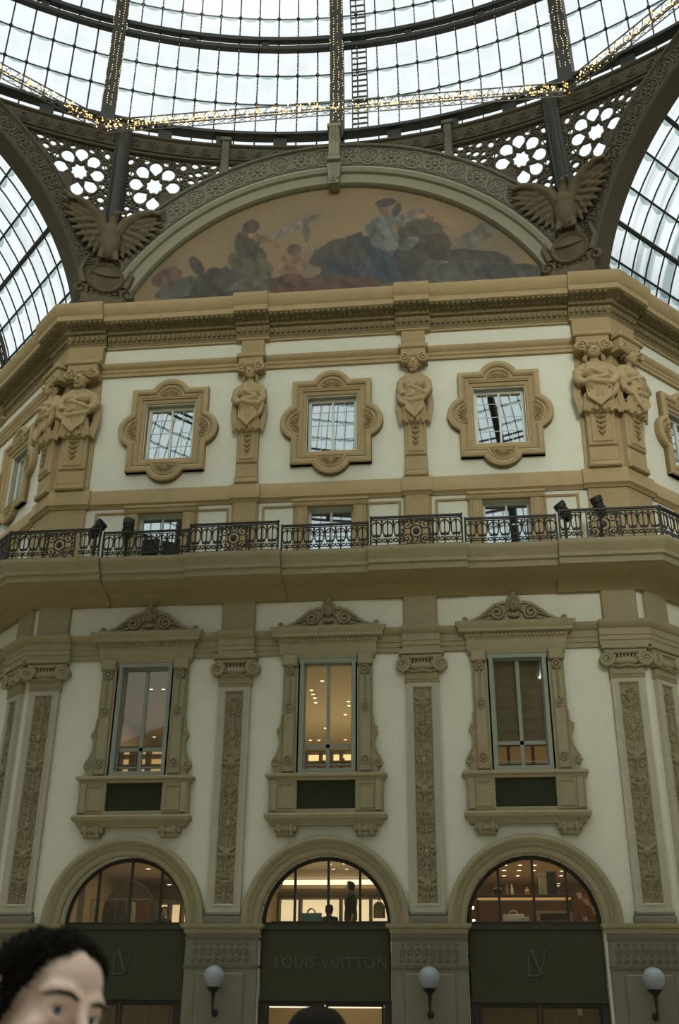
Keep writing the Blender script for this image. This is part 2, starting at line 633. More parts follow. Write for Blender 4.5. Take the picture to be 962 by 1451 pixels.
# ---- rooms behind the openings
def room(nm, x0, x1, y0, y1, z0, z1, wall, ceil, flo=None, F=None):
    w = MB()
    w.add([(x0, y0, z0), (x0, y1, z0), (x1, y1, z0), (x1, y0, z0), (x0, y0, z1), (x0, y1, z1), (x1, y1, z1), (x1, y0, z1)],
          [(0, 1, 5, 4), (1, 2, 6, 5), (2, 3, 7, 6)])
    struct(w.build('wall_' + nm, wall, F=F))
    struct(MB().box(x0, x1, y0, y1, z1, z1 + .1).build('ceiling_' + nm, ceil, F=F))
    struct(MB().box(x0, x1, y0, y1, z0 - .1, z0).build('floor_' + nm, flo or M['roomdark'], F=F))

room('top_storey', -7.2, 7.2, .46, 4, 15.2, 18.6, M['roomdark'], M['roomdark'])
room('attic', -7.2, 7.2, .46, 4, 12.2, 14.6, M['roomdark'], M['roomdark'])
for F, c in ((LEFT, BAY), (RIGHT, -BAY)):
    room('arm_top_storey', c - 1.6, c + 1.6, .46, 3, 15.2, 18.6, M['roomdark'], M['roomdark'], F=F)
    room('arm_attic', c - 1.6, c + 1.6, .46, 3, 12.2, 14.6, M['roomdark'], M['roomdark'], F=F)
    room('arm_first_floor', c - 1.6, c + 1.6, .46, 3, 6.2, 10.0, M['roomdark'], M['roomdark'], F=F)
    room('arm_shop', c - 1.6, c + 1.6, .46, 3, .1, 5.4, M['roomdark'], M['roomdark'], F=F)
FW = {-BAY: mat('warm_room_a', (.42, .35, .22), .8), 0.0: mat('warm_room_b', (.50, .43, .29), .8), BAY: mat('dim_room_c', (.30, .23, .14), .8)}
SW = {-BAY: mat('shop_room_a', (.30, .22, .11), .8), 0.0: M['shopwall'], BAY: mat('shop_room_c', (.24, .14, .065), .8)}
for nm, c in (('left', -BAY), ('middle', 0.0), ('right', BAY)):
    room('first_floor_' + nm, c - 2.25, c + 2.25, .46, 9.5, 6.3, 10.0, FW[c], FW[c])
    room('shop_gallery_' + nm, c - 2.25, c + 2.25, .46, 8.5, 3.05, 5.35, SW[c], M['shopceil'] if c == 0 else SW[c])
    room('shop_ground_' + nm, c - 2.25, c + 2.25, .46, 4, .02, 2.85, M['shopbrown'] if c else M['shopwall'], M['shopceil'], M['floor'])
# ---------------------------------------------------------------- square windows with lobed stone frames
def quatrefoil(hw, zb, zt, lr, grow=0.0):
    """square outline with a shallow round lobe on every side, counter-clockwise"""
    hw += grow
    zb -= grow
    zt += grow
    zc = (zb + zt) / 2
    lr = lr + grow * .55
    pro = .33                       # how far a lobe stands out
    lo = (pro * pro + lr * lr) / (2 * pro)
    ph = math.degrees(math.asin(min(1, lr / lo)))
    out = []
    out += [(-hw, zb)] + arc(0, zb + lo - pro, lo, -90 - ph, -90 + ph, 14) + [(hw, zb)]
    out += arc(hw - lo + pro, zc, lo, -ph, ph, 14) + [(hw, zt)]
    out += arc(0, zt - lo + pro, lo, 90 - ph, 90 + ph, 14) + [(-hw, zt)]
    out += arc(-hw + lo - pro, zc, lo, 180 - ph, 180 + ph, 14)
    return out

def window_square(label, Mx):
    """origin on the wall plane at the sill centre, z from -.55 to 2.3"""
    t = thing('square_window', label, 'window', Mx, 'square windows of the top storey')
    zb, zt = -.48, 2.22
    outer = quatrefoil(1.13, zb, zt, .52)
    b = MB().prism(outer, -.13, .02, [rect(-.82, .82, -.16, 1.90)])
    b.ring(outer, [(-.17, .11), (-.17, .17), (-.12, .21), (-.05, .21), (-.01, .19), (0, .14), (0, 0), (-.05, 0)], closed=True)
    # beaded inner line
    b.ring(quatrefoil(1.13, zb, zt, .52, -.24), [(-.025, .12), (-.025, .155), (.025, .155), (.025, .12)], closed=True)
    fr = b.build('stone_frame', M['stone'], t)
    # shell ornaments in the lobes
    b = MB()
    for cx, cz, a0 in ((0, 1.98, 0), (0, -.26, 180), (-.90, .87, 90), (.90, .87, -90)):
        for k in range(7):
            a = R(a0 + 15 + 150 * k / 6)
            b.tube([(cx + .05 * cos(a), -.13, cz + .05 * sin(a)), (cx + .17 * cos(a), -.165, cz + .17 * sin(a)), (cx + .25 * cos(a), -.14, cz + .25 * sin(a))], [.012, .034, .018], 6)
        b.tube([(cx + .29 * cos(R(a0 + q)), -.14, cz + .29 * sin(R(a0 + q))) for q in range(0, 181, 15)], .025, 6)
    b.build('shell_ornament', M['relief_up'], fr)
    # stepped reveal
    b = MB()
    b.ring(rect(-.70, .70, 0.0, 1.77), [(0, -.42), (0, -.05), (.03, .05), (.08, .08), (.13, .08), (.16, .13), (.20, .16), (.24, .13), (.24, -.05), (.10, -.42)], closed=True)
    b.build('inner_moulding', M['stone'], t)
    # casement
    b = MB()
    b.ring(rect(-.64, .64, .05, 1.72), [(-.03, -.26), (-.03, -.21), (.07, -.21), (.07, -.26)], closed=True)
    b.box(-.03, .03, .20, .26, .05, 1.72)
    for z in (.5, .95, 1.38):
        b.box(-.62, .62, .232, .25, z - .008, z + .008)
    for x in (-.32, .32):
        b.box(x - .008, x + .008, .232, .25, .05, 1.72)
    b.build('casement', M['frame_white'], t)
    MB().box(-.63, .63, .242, .246, .04, 1.73).build('pane', M['pane_sky'], t)
    return t

QL = {-BAY: 'left square window in lobed tan stone frame, nearest the left corner statues of the front wall',
      0.0: 'middle square window in lobed tan stone frame, between the two single statues',
      BAY: 'right square window in lobed tan stone frame, nearest the right corner statues of the front wall'}
q0 = window_square(QL[-BAY], T((-BAY, 0, 15.95)))
for c in (0.0, BAY):
    dup(q0, T((c, 0, 15.95)), QL[c])
dup(q0, LEFT @ T((BAY, 0, 15.95)), 'square window in lobed stone frame on the slanting wall at far left')
dup(q0, RIGHT @ T((-BAY, 0, 15.95)), 'square window in lobed stone frame on the slanting wall at far right')

# ---------------------------------------------------------------- low attic windows behind the balustrade
def window_attic(label, Mx):
    t = thing('attic_window', label, 'window', Mx, 'attic windows behind the balustrade')
    for s in (-1, 1):
        b = MB().bevbox(min(s * .62, s * .98), max(s * .62, s * .98), -.10, .02, 0, 2.0, .03)
        b.bevbox(min(s * .70, s * .90), max(s * .70, s * .90), -.13, -.09, .1, 1.8, .02)
        b.build('jamb', M['stone'], t)
    b = MB().ring([(1.02, 1.84), (-1.02, 1.84)], [(0, 0), (0, .12), (.06, .16), (.10, .16), (.13, .20), (.19, .20), (.19, 0)])
    b.build('lintel', M['stone'], t)
    for s in (-1, 1):
        # sunk panel edging beside the window
        x0, x1 = (1.0, 1.86) if s > 0 else (-1.86, -1.0)
        MB().ring(rect(x0 + .05, x1 - .02, .05, 1.86), [(0, 0), (0, .03), (.04, .05), (.07, .03), (.07, 0)], closed=True).build('panel_edging', M['stone'], t)
    b = MB().ring(rect(-.58, .58, .05, 1.80), [(-.03, -.24), (-.03, -.19), (.06, -.19), (.06, -.24)], closed=True)
    b.box(-.025, .025, .18, .24, .05, 1.80)
    b.box(-.58, .58, .19, .23, 1.18, 1.22)
    b.build('casement', M['frame_white'], t)
    MB().box(-.58, .58, .218, .222, .04, 1.82).build('pane', M['pane_sky'], t)
    return t
a0 = window_attic('left low attic window behind the left straight railing', T((-BAY, 0, 12.36)))
dup(a0, T((0, 0, 12.36)), 'middle low attic window behind the middle straight railing')
dup(a0, T((BAY, 0, 12.36)), 'right low attic window behind the right straight railing')
dup(a0, LEFT @ T((BAY, 0, 12.36)), 'low attic window on the slanting wall at far left')
dup(a0, RIGHT @ T((-BAY, 0, 12.36)), 'low attic window on the slanting wall at far right')

# ---------------------------------------------------------------- statues (herms) on tapering pedestals
def voxel(b, size, name, m, parent, smooth_it=0):
    """fuse overlapping lumps of one carved figure into one skin"""
    o = b.build(name, m, parent, sharp=180)
    md = o.modifiers.new('r', 'REMESH')
    md.mode = 'VOXEL'
    md.voxel_size = size
    md.use_smooth_shade = True
    if smooth_it:
        sm = o.modifiers.new('s', 'SMOOTH')
        sm.iterations = smooth_it
        sm.factor = .5
    dg = bpy.context.evaluated_depsgraph_get()
    dg.update()
    me = bpy.data.meshes.new_from_object(o.evaluated_get(dg))
    o.modifiers.clear()
    o.data = me
    me.name = name
    me.polygons.foreach_set('use_smooth', [True] * len(me.polygons))
    return o

def herm(label, Mx, kind, group):
    """origin on the wall plane at the foot; 4.75 m tall with the block above its head"""
    t = thing('caryatid_statue', label, 'statue', Mx, group)
    f = kind
    # tapering pedestal
    b = MB()
    b.bevbox(-.33, .33, -.20, .05, 0, .16, .03)
    b.bevbox(-.31, .31, -.16, .05, .16, .60, .03)
    b.box(-.30, .30, -.13, .05, .58, .63)
    b.bevbox(-.30, .30, -.19, .05, .63, 1.75, .03)
    b.bevbox(-.22, .22, -.22, -.18, .72, 1.62, .02)
    b.build('pedestal', M['stone'], t)
    b = MB()                       # husk drop on the pedestal
    for k in range(4):
        z = 1.5 - k * .17
        w = .10 - k * .016
        for s in (-1, 1):
            b.ball((s * w * .6, -.23, z), (w * .62, .05, .075), 8, 6, Matrix.Rotation(s * .6, 3, 'Y'))
        b.ball((0, -.245, z - .03), (.035, .05, .06), 8, 6)
    b.build('husk_drop', M['relief_up'], t)
    # body with drapery
    b = MB()
    rnd = random.Random(7 + f)
    def body(u, v):
        a = 2 * PI * u
        z = 1.62 + 1.62 * v
        w = .30 + .12 * sin(PI * min(1, v * 1.15) ** .8) + (.06 if v > .72 else 0) * sin(PI * (v - .72) / .28)
        if v > .9:
            w *= 1 - 2.2 * (v - .9) ** 1.0
        fold = .034 * sin(a * 9 + 6 * v + f) * (1 if v < .62 else .5) + .02 * sin(a * 15 + 11 * v)
        r = w + fold
        return (r * sin(a) * 1.0, -.16 - r * cos(a) * .62, z)
    b.grid(body, 40, 26)
    b.ball((0, -.16, 1.66), (.30, .2, .12))
    b.ball((0, -.16, 3.05), (.36, .20, .20))
    b.ball((-.31, -.2, 2.98), (.12, .13, .16))
    b.ball((.31, -.2, 2.98), (.12, .13, .16))
    b.ball((0, -.33, 2.48), (.30, .15, .26))
    for s in (-1, 1):
        b.ball((s * .14, -.345, 2.80), (.17, .14, .17))
        b.tube([(s * .36, -.2, 2.95), (s * .40, -.28, 2.62), (s * .30, -.34, 2.44)], [.13, .125, .11], 10)
    if f % 2 == 0:                # arms folded across the chest
        b.tube([(-.36, -.2, 2.98), (-.40, -.3, 2.62), (-.30, -.38, 2.46), (.02, -.46, 2.52), (.22, -.44, 2.62)], [.10, .095, .085, .07, .05], 8)
        b.tube([(.36, -.2, 2.98), (.42, -.3, 2.60), (.30, -.40, 2.40), (0, -.47, 2.40), (-.2, -.44, 2.5)], [.10, .095, .085, .07, .05], 8)
        b.tube([(-.36, -.3, 2.72), (-.12, -.44, 2.82), (.18, -.42, 2.68), (.40, -.3, 2.38), (.34, -.36, 2.12), (.2, -.4, 1.9)], [.07, .07, .07, .08, .07, .04], 8)
    else:                         # one arm down holding the cloth, the other across
        b.tube([(-.36, -.2, 2.98), (-.43, -.26, 2.62), (-.40, -.32, 2.28), (-.26, -.40, 2.12)], [.10, .09, .08, .05], 8)
        b.tube([(.36, -.2, 2.98), (.43, -.26, 2.66), (.36, -.38, 2.44), (.06, -.45, 2.58), (-.12, -.43, 2.72)], [.10, .095, .085, .07, .05], 8)
        b.tube([(-.38, -.3, 2.36), (-.1, -.43, 2.2), (.2, -.42, 2.26), (.40, -.28, 2.5)], [.07, .085, .085, .06], 8)
        for k in range(4):
            b.tube([(-.22 + k * .13, -.40, 2.22), (-.2 + k * .13, -.41, 1.95), (-.15 + k * .1, -.36, 1.7)], [.04, .05, .03], 6)
    for k in range(9):            # bunched folds below the belt
        x = -.30 + k * .075
        b.tube([(x * .5, -.44 + abs(x) * .35, 2.42), (x * .95, -.44 + abs(x) * .42, 2.05), (x * 1.05, -.40 + abs(x) * .45, 1.64 - .07 * (k % 2))], [.018, .036, .044], 6)
    for k in range(2):            # slanting folds over chest and hips
        z = 2.92 - k * .30
        q = 1 if f % 2 == 0 else -1
        b.tube([(-q * .34, -.30, z), (-q * .12, -.43, z - .10), (q * .14, -.44, z - .26), (q * .36, -.30, z - .36)], [.03, .055, .055, .03], 8)
    for k in range(3):            # oval swag over the skirt
        w = .12 + .07 * k
        b.tube([(-w, -.42, 2.30), (-w * .9, -.46, 1.95), (0, -.47, 1.80 - .07 * k), (w * .9, -.46, 1.95), (w, -.42, 2.30)], [.015, .03, .036, .03, .015], 6)
    for s in (-1, 1):             # hanging ends of the cloak
        for k in range(3):
            x = s * (.36 + .05 * k)
            b.tube([(x, -.16, 2.7), (x + s * .03, -.18, 2.2), (x - s * .05, -.2, 1.75 - .08 * k)], [.03, .05, .035], 6)
    # neck and head with face, hair
    b.tube([(0, -.19, 3.05), (0, -.24, 3.34)], [.12, .10], 10)
    voxel(b, .016, 'draped_body', M['stone'], t, 1)
    b = MB()
    b.ball((0, -.30, 3.50), (.155, .175, .205), 18, 14)
    b.ball((0, -.345, 3.38), (.10, .11, .10), 12, 8)
    b.tube([(0, -.462, 3.55), (0, -.505, 3.45)], [.02, .034], 8)
    b.ball((0, -.45, 3.385), (.05, .03, .014), 8, 6)
    for s in (-1, 1):
        b.ball((s * .07, -.455, 3.56), (.045, .02, .012), 8, 6)
        b.ball((s * .06, -.445, 3.525), (.028, .02, .016), 8, 6)
        b.ball((s * .155, -.29, 3.48), (.025, .05, .06), 8, 6)
    voxel(b, .012, 'head', M['stone'], t, 1)
    b = MB()
    rnd = random.Random(3 + f)
    for k in range(46):
        a = rnd.uniform(-PI, PI)
        h = rnd.uniform(.0, 1)
        r = .185 * sqrt(max(.05, 1 - h * h))
        if abs(a) < .9 and h < .45:
            continue
        b.ball((r * sin(a), -.29 - r * 1.05 * cos(a), 3.49 + h * .21), (.055, .055, .05), 7, 5)
    if f % 2 == 0:
        for s in (-1, 1):
            b.tube([(s * .15, -.24, 3.5), (s * .2, -.24, 3.32), (s * .17, -.3, 3.16)], [.05, .06, .03], 7)
    else:
        for k in range(9):        # beard
            b.ball((rnd.uniform(-.09, .09), -.41, rnd.uniform(3.22, 3.36)), (.04, .04, .055), 7, 5)
    b.build('hair', M['relief_up'], t)
    # capital with side volutes behind the head, and the block in the frieze
    b = MB()
    b.bevbox(-.36, .36, -.34, .05, 3.76, 4.14, .03)
    b.bevbox(-.42, .42, -.40, .05, 4.02, 4.16, .03)
    b.bevbox(-.34, .34, -.16, .05, 4.14, 4.80, .02)
    b.build('capital_block', M['stone'], t)
    for s in (-1, 1):
        b = MB()
        b.tube(spiral(s * .27, 3.68, .16, .02, 90, s * 1.8, 30, -.36), .032, 6)
        b.lathe([(.0, .30), (.14, .30), (.15, .34), (.0, .35)], 16, (s * .27, 0, 3.68), 'y')
        b.box(s * .27 - .13, s * .27 + .13, -.32, .04, 3.60, 3.80)
        b.build('volute', M['stone'], t)
    return t
h0 = herm('left single statue, arms folded, between the left and middle square windows', T((-BAY / 2, 0, 14.97)), 0, 'single statues')
h1 = herm('right single statue, one arm lowered, between the middle and right square windows', T((BAY / 2, 0, 14.97)), 1, 'single statues')
W2 = Matrix.Diagonal((1.28, 1.25, 1, 1))
dup(h1, T((-7.36, -.02, 14.97)) @ W2, 'corner statue on the front wall at the left corner')
dup(h0, LEFT @ T((7.43, -.02, 14.97)) @ W2, 'corner statue on the slanting left wall, beside its twin at the left corner')
dup(h0, T((7.36, -.02, 14.97)) @ W2, 'corner statue on the front wall at the right corner')
dup(h1, RIGHT @ T((-7.43, -.02, 14.97)) @ W2, 'corner statue on the slanting right wall, beside its twin at the right corner')
# flat stone backing that fills the corner behind the paired statues
def corner_strip(nm, z0, z1, w, off, m):
    for sgn, F in ((-1, LEFT), (1, RIGHT)):
        p = []
        a = F @ Vector((-sgn * (7.85 - w), 0, 0))
        a2 = F @ Vector((-sgn * (7.85 - w), -off, 0))
        q = [(a.x, a.y), (a2.x, a2.y), (sgn * (7.85 + K * off), -off), (sgn * (7.85 - w), -off), (sgn * (7.85 - w), 0)]
        if sgn > 0:
            q = q[::-1]
        yield sgn, MB().plan(q, [(0, z0), (0, z1), (-.02, z1), (-.02, z0)]), q
for sgn, b, q in corner_strip('c', 14.97, 19.72, 1.0, .06, M['stone']):
    o = b.build('corner_pilaster', M['stone'])
    tag(o, 'flat stone strip behind the paired statues at the %s corner' % ('left' if sgn < 0 else 'right'), 'pilaster')
for sgn, b, q in corner_strip('c', 19.13, 19.74, .98, .215, M['stone']):
    o = b.build('corner_frieze_block', M['stone'])
    tag(o, 'plain frieze block above the paired statues at the %s corner' % ('left' if sgn < 0 else 'right'), 'block')
for sgn, b, q in corner_strip('c', 12.36, 14.42, 1.0, .08, M['stone']):
    o = b.build('attic_corner_pilaster', M['stone'])
    tag(o, 'plain stone corner strip behind the railing at the %s corner, under the paired statues' % ('left' if sgn < 0 else 'right'), 'pilaster')
for s in (-1, 1):
    b = MB().bevbox(-.33, .33, -.12, .02, 0, 2.06, .03)
    b.bevbox(-.38, .38, -.06, .02, 0, 2.06, .02)
    o = b.build('attic_pilaster', M['stone'], F=T((s * BAY / 2, 0, 12.36)))
    tag(o, 'plain attic pilaster under the %s single statue, behind the bulging railing' % ('left' if s < 0 else 'right'), 'pilaster')
# ---------------------------------------------------------------- iron balustrade, one length at a time
def baluster_mesh():
    b = MB()
    # round-headed loop with a fleuron at the foot
    w, h = .125, .66
    b.tube([(w * cos(R(a)), 0, h - w * 1.2 + 1.2 * w * sin(R(a))) for a in range(0, 181, 18)], .019, 5)
    b.tube([(w, 0, h - w * 1.2), (w * .95, 0, .36), (w * .35, 0, .25)], .018, 5)
    b.tube([(-w, 0, h - w * 1.2), (-w * .95, 0, .36), (-w * .35, 0, .25)], .018, 5)
    b.tube([(0, 0, .03), (0, 0, h + .05)], .016, 5)
    for s in (-1, 1):
        b.tube(spiral(s * .075, .17, .07, .018, 90 - s * 60, -s * 1.1, 14), .018, 5)
        b.ball((s * .06, 0, .28), (.055, .02, .04), 6, 4)
    b.ball((0, 0, .30), (.03, .02, .06), 6, 5)
    b.ball((0, 0, .12), (.035, .02, .05), 6, 5)
    b.ball((0, 0, h - .05), (.03, .02, .05), 6, 5)
    for s in (-1, 1):             # link to the neighbour under the rail
        b.tube([(s * .125, 0, h - .16), (s * .14, 0, h - .02), (s * .14, 0, h + .06)], .016, 5)
        b.ball((s * .14, 0, h), (.03, .018, .035), 6, 4)
    return b
BAL = None

def railing(label, Mx, L, tall, ornate=None, group='lengths of iron balustrade', ox=0.0):
    """origin at the foot of the rail at mid length; L long, ornate = half width of the dense central panel"""
    global BAL
    t = thing('balcony_railing', label, 'railing', Mx, group)
    h = .86 if tall else .78
    b = MB()
    b.box(-L / 2, L / 2, -.03, .03, h - .05, h)
    b.box(-L / 2, L / 2, -.018, .018, h - .10, h - .085)
    if tall:
        for s in (-1, 1):
            b.tube([(s * (L / 2 - .14), 0, h - .025), (s * (L / 2 - .03), 0, h - .05), (s * L / 2, 0, h - .16)], .03, 6)
    b.build('top_rail', M['iron'], t)
    MB().box(-L / 2, L / 2, -.025, .025, .02, .065).build('bottom_rail', M['iron'], t)
    for s in (-1, 1):
        b = MB().box(s * (L / 2) - .022, s * (L / 2) + .022, -.022, .022, 0, h - .03)
        b.ball((s * L / 2, 0, h), .03, 8, 6)
        b.build('post', M['iron'], t)
    n = int(round(L / .285))
    for i in range(n):
        x = -L / 2 + (i + .5) * L / n
        if ornate and abs(x - ox) < ornate:
            continue
        if BAL is None:
            BAL = baluster_mesh().build('baluster', M['iron'], t)
            o = BAL
        else:
            o = BAL.copy()
            C.objects.link(o)
            o.parent = t
        o.location = (x, 0, .03)
        o.scale = (L / n / .285, 1, (h - .13) / .71)
    if ornate:
        b = MB()
        b.box(ox - ornate, ox - ornate + .03, -.02, .02, .05, h - .05)
        b.box(ox + ornate - .03, ox + ornate, -.02, .02, .05, h - .05)
        for s in (-1, 1):
            for q in (-1, 1):
                b.tube(spiral(ox + s * ornate * .55, .42 + q * .19, .15, .02, 90 * q, s * q * 1.6, 26), .017, 5)
                b.tube(spiral(ox + s * ornate * .86, .42 + q * .22, .08, .02, -90 * q, -s * q * 1.3, 16), .014, 5)
                b.tube(spiral(ox + s * ornate * .22, .42 + q * .27, .08, .015, 0, s * 1.4, 16), .014, 5)
                b.ball((ox + s * ornate * .3, 0, .42 + q * .12), (.05, .02, .03), 6, 4, Matrix.Rotation(s * q * .7, 3, 'Y'))
                b.ball((ox + s * ornate * .8, 0, .42 + q * .05), (.035, .02, .05), 6, 4)
        b.tube([(ox + .15 * cos(R(a)), 0, .42 + .17 * sin(R(a))) for a in range(0, 360, 24)], .018, 5, closed=True)
        b.ball((ox, -.01, .42), (.085, .035, .10), 10, 6)
        for k in range(-3, 4):
            b.tube([(ox + k * ornate * .27, 0, .05), (ox + k * ornate * .27, 0, .16), (ox + k * ornate * .27 + .04, 0, .24)], .012, 5)
            b.ball((ox + k * ornate * .27, 0, h - .14), (.035, .02, .05), 6, 4)
        b.build('scrollwork_panel', M['iron'], t)
    return t
RZ = 12.385
railing('straight railing length left of the left bulging railing', T((-4.70, -1.14, RZ)), 2.26, False)
railing('middle straight railing length under the middle attic window', T((0, -1.14, RZ)), 2.22, False)
railing('straight railing length right of the right bulging railing', T((4.70, -1.14, RZ)), 2.26, False)
railing('left bulging railing with dense scroll panel under the left single statue', T((-2.34, -1.25, RZ)), 2.30, True, .42)
railing('right bulging railing with dense scroll panel under the right single statue', T((2.34, -1.25, RZ)), 2.30, True, .42)
E1 = 7.85 + K * 1.22
railing('railing length at the left corner, on the front side of the bend', T((-(E1 + 5.9) / 2, -1.24, RZ)), E1 - 5.9, True, .42, ox=.15)
railing('railing length at the right corner, on the front side of the bend', T(((E1 + 5.9) / 2, -1.24, RZ)), E1 - 5.9, True, .42, ox=-.15)
railing('railing length running away from the left corner', LEFT @ T(((E1 + 5.9) / 2, -1.24, RZ)), E1 - 5.9, True, .42)
railing('railing length running away from the right corner', RIGHT @ T((-(E1 + 5.9) / 2, -1.24, RZ)), E1 - 5.9, True, .42)
railing('farther railing length on the slanting left wall', LEFT @ T((4.7, -1.14, RZ)), 2.26, False)
railing('farther railing length on the slanting right wall', RIGHT @ T((-4.7, -1.14, RZ)), 2.26, False)

# ---------------------------------------------------------------- floodlights on the balcony
def floodlight(label, Mx, tilt, pan):
    t = thing('floodlight', label, 'floodlight', Mx, 'black floodlights on the balcony')
    b = MB().box(-.04, .04, -.04, .04, 0, .80)
    b.lathe([(.14, 0), (.14, .03), (.03, .05)], 12)
    b.build('stand', M['iron'], t)
    b = MB().tube([(-.19, 0, 1.02), (-.19, 0, .80), (.19, 0, .80), (.19, 0, 1.02)], .02, 6)
    b.build('yoke', M['iron'], t)
    rot = Matrix.Translation((0, 0, 1.0)) @ Matrix.Rotation(pan, 4, 'Z') @ Matrix.Rotation(tilt, 4, 'X')
    b = MB().lathe([(.0, -.30), (.10, -.29), (.15, -.22), (.155, .10), (.19, .14), (.19, .30), (.175, .30), (.165, .16), (0, .15)], 16)
    h = b.build('lamp_housing', M['iron'], t, F=rot)
    MB().lathe([(0, .245), (.17, .245), (.17, .255), (0, .256)], 16).build('lens', M['dark_frame'], h)
    b = MB()
    for k in range(5):
        z = -.20 + k * .06
        b.lathe([(.15, z), (.175, z), (.175, z + .02), (.15, z + .02)], 16)
    b.build('cooling_fins', M['iron'], h)
    return t
floodlight('black floodlight tilted left, first from the left on the balcony', T((-6.12, -.98, 12.40)) @ Matrix.Diagonal((.82, .82, .93, 1)), R(48), R(75))
floodlight('upright black floodlight, second from the left on the balcony', T((-5.28, -.92, 12.40)) @ Matrix.Diagonal((.82, .82, .93, 1)), R(-8), R(10))
floodlight('black floodlight leaning right, nearer the right attic window', T((6.08, -.92, 12.40)) @ Matrix.Diagonal((.82, .82, .93, 1)), R(36), R(-70))
floodlight('black floodlight leaning right, nearest the right corner of the balcony', T((6.95, -1.0, 12.46)) @ Matrix.Diagonal((.82, .82, .93, 1)), R(22), R(-60))

# ---------------------------------------------------------------- tall first-floor windows
def window_tall(label, Mx, blind=False):
    """origin on the wall plane at the foot of the bracket course (z 5.62)"""
    t = thing('tall_window', label, 'window', Mx, 'tall windows of the first floor')
    Z = lambda z: z - 5.62
    # bracket course and consoles
    b = MB().plan([(-1.30, .05), (-1.30, -.16), (1.30, -.16), (1.30, .05)], [(-.1, Z(5.80)), (.02, Z(5.80)), (.05, Z(5.88)), (.14, Z(5.95)), (.16, Z(6.02)), (.12, Z(6.08)), (-.1, Z(6.10))])
    base = b.build('base_course', M['stone_low'], t)
    for s in (-1, 1):
        b = MB()
        b.bevbox(s * .95 - .27, s * .95 + .27, -.22, .03, Z(5.66), Z(5.82), .04)
        b.bevbox(s * .95 - .21, s * .95 + .21, -.17, .03, Z(5.56), Z(5.68), .04)
        for q in (-1, 1):
            b.tube([(s * .95 + q * .14, -.24, Z(5.82)), (s * .95 + q * .14, -.24, Z(5.68)), (s * .95 + q * .14, -.16, Z(5.58))], .045, 6)
        b.build('console', M['stone_low'], base)
    # apron: two blocks and the dark panel between them
    for s in (-1, 1):
        b = MB().bevbox(min(s * .70, s * 1.37), max(s * .70, s * 1.37), -.20, .03, Z(6.10), Z(6.86), .02)
        x0, x1 = sorted((s * .80, s * 1.12))
        b.ring(rect(x0, x1, Z(6.22), Z(6.76)), [(-.01, .18), (-.01, .225), (.03, .225), (.03, .18)], closed=True)
        b.bevbox(min(s * 1.17, s * 1.33), max(s * 1.17, s * 1.33), -.24, -.18, Z(6.12), Z(6.84), .02)
        b.build('apron_block', M['stone_low'], t)
    MB().box(-.72, .72, -.10, .03, Z(6.10), Z(6.90)).build('apron_panel', M['dark_panel'], t)
    MB().bevbox(-.74, .74, -.18, .03, Z(6.06), Z(6.18), .02).build('apron_foot', M['stone_low'], t)
    b = MB().plan([(-1.38, .05), (-1.38, -.18), (1.38, -.18), (1.38, .05)], [(-.1, Z(6.85)), (.01, Z(6.85)), (.03, Z(6.90)), (.09, Z(6.93)), (.09, Z(6.98)), (.04, Z(7.02)), (-.1, Z(7.04))])
    b.build('sill', M['stone_low'], t)
    # jambs with pilaster strips and scrolled ears
    for s in (-1, 1):
        b = MB()
        b.box(min(s * .70, s * 1.12), max(s * .70, s * 1.12), -.12, .03, Z(7.02), Z(9.78))
        b.bevbox(min(s * .80, s * 1.08), max(s * .80, s * 1.08), -.19, -.10, Z(7.05), Z(9.45), .03)
        b.bevbox(min(s * .76, s * 1.14), max(s * .76, s * 1.14), -.26, -.10, Z(9.70), Z(9.98), .03)
        jb = b.build('jamb', M['stone_low'], t)
        b = MB()
        for z in (9.58, 8.62, 7.33):
            b.tube([(s * .94 + .09 * cos(R(a)), -.20, Z(z) + .10 * sin(R(a))) for a in range(0, 360, 30)], .028, 6, closed=True)
            b.ball((s * .94, -.19, Z(z)), (.055, .05, .055), 8, 6)
        b.tube([(s * .94, -.20, Z(9.45)), (s * .94, -.205, Z(8.76))], .03, 6)
        b.build('jamb_rosettes', M['relief'], jb)
        # ear: curved silhouette growing towards the sill
        prof = [(1.10, 8.50), (1.15, 8.42), (1.16, 8.22), (1.21, 8.12), (1.25, 8.02), (1.20, 7.92), (1.17, 7.80), (1.19, 7.64), (1.26, 7.48), (1.34, 7.36), (1.36, 7.26), (1.32, 7.18), (1.26, 7.14), (1.26, 7.03), (1.10, 7.03)]
        b = MB().prism([(s * x, Z(z)) for x, z in (prof if s < 0 else prof[::-1])], -.13, .02)
        b.tube([(s * (x - .03), -.13, Z(z)) for x, z in prof[:11]], .028, 6)
        b.tube(spiral(s * 1.25, Z(7.28), .11, .02, 0, s * -1.4, 24, -.14), .026, 6)
        b.tube(spiral(s * 1.17, Z(8.08), .07, .02, 0, s * 1.3, 18, -.14), .02, 6)
        b.build('scrolled_ear', M['stone_low'], jb)
    # lintel and cornice
    b = MB().plan([(-1.16, .05), (-1.16, -.12), (1.16, -.12), (1.16, .05)], [(-.1, Z(9.90)), (.02, Z(9.90)), (.04, Z(9.98)), (.07, Z(10.04)), (.07, Z(10.26)), (.10, Z(10.30)), (.12, Z(10.38)), (.24, Z(10.42)), (.24, Z(10.50)), (.30, Z(10.57)), (.32, Z(10.66)), (-.1, Z(10.70))])
    for k in range(26):
        x = -1.2 + k * 2.4 / 25
        b.box(x - .025, x + .025, -.28, -.16, Z(10.31), Z(10.38))
    b.build('lintel_cornice', M['stone_low'], t)
    # scrolled pediment with a head in the middle
    edge = [(1.30, 10.78), (1.22, 10.74), (1.05, 10.76), (.85, 10.86), (.68, 11.0), (.48, 11.16), (.30, 11.22), (.20, 11.22)]
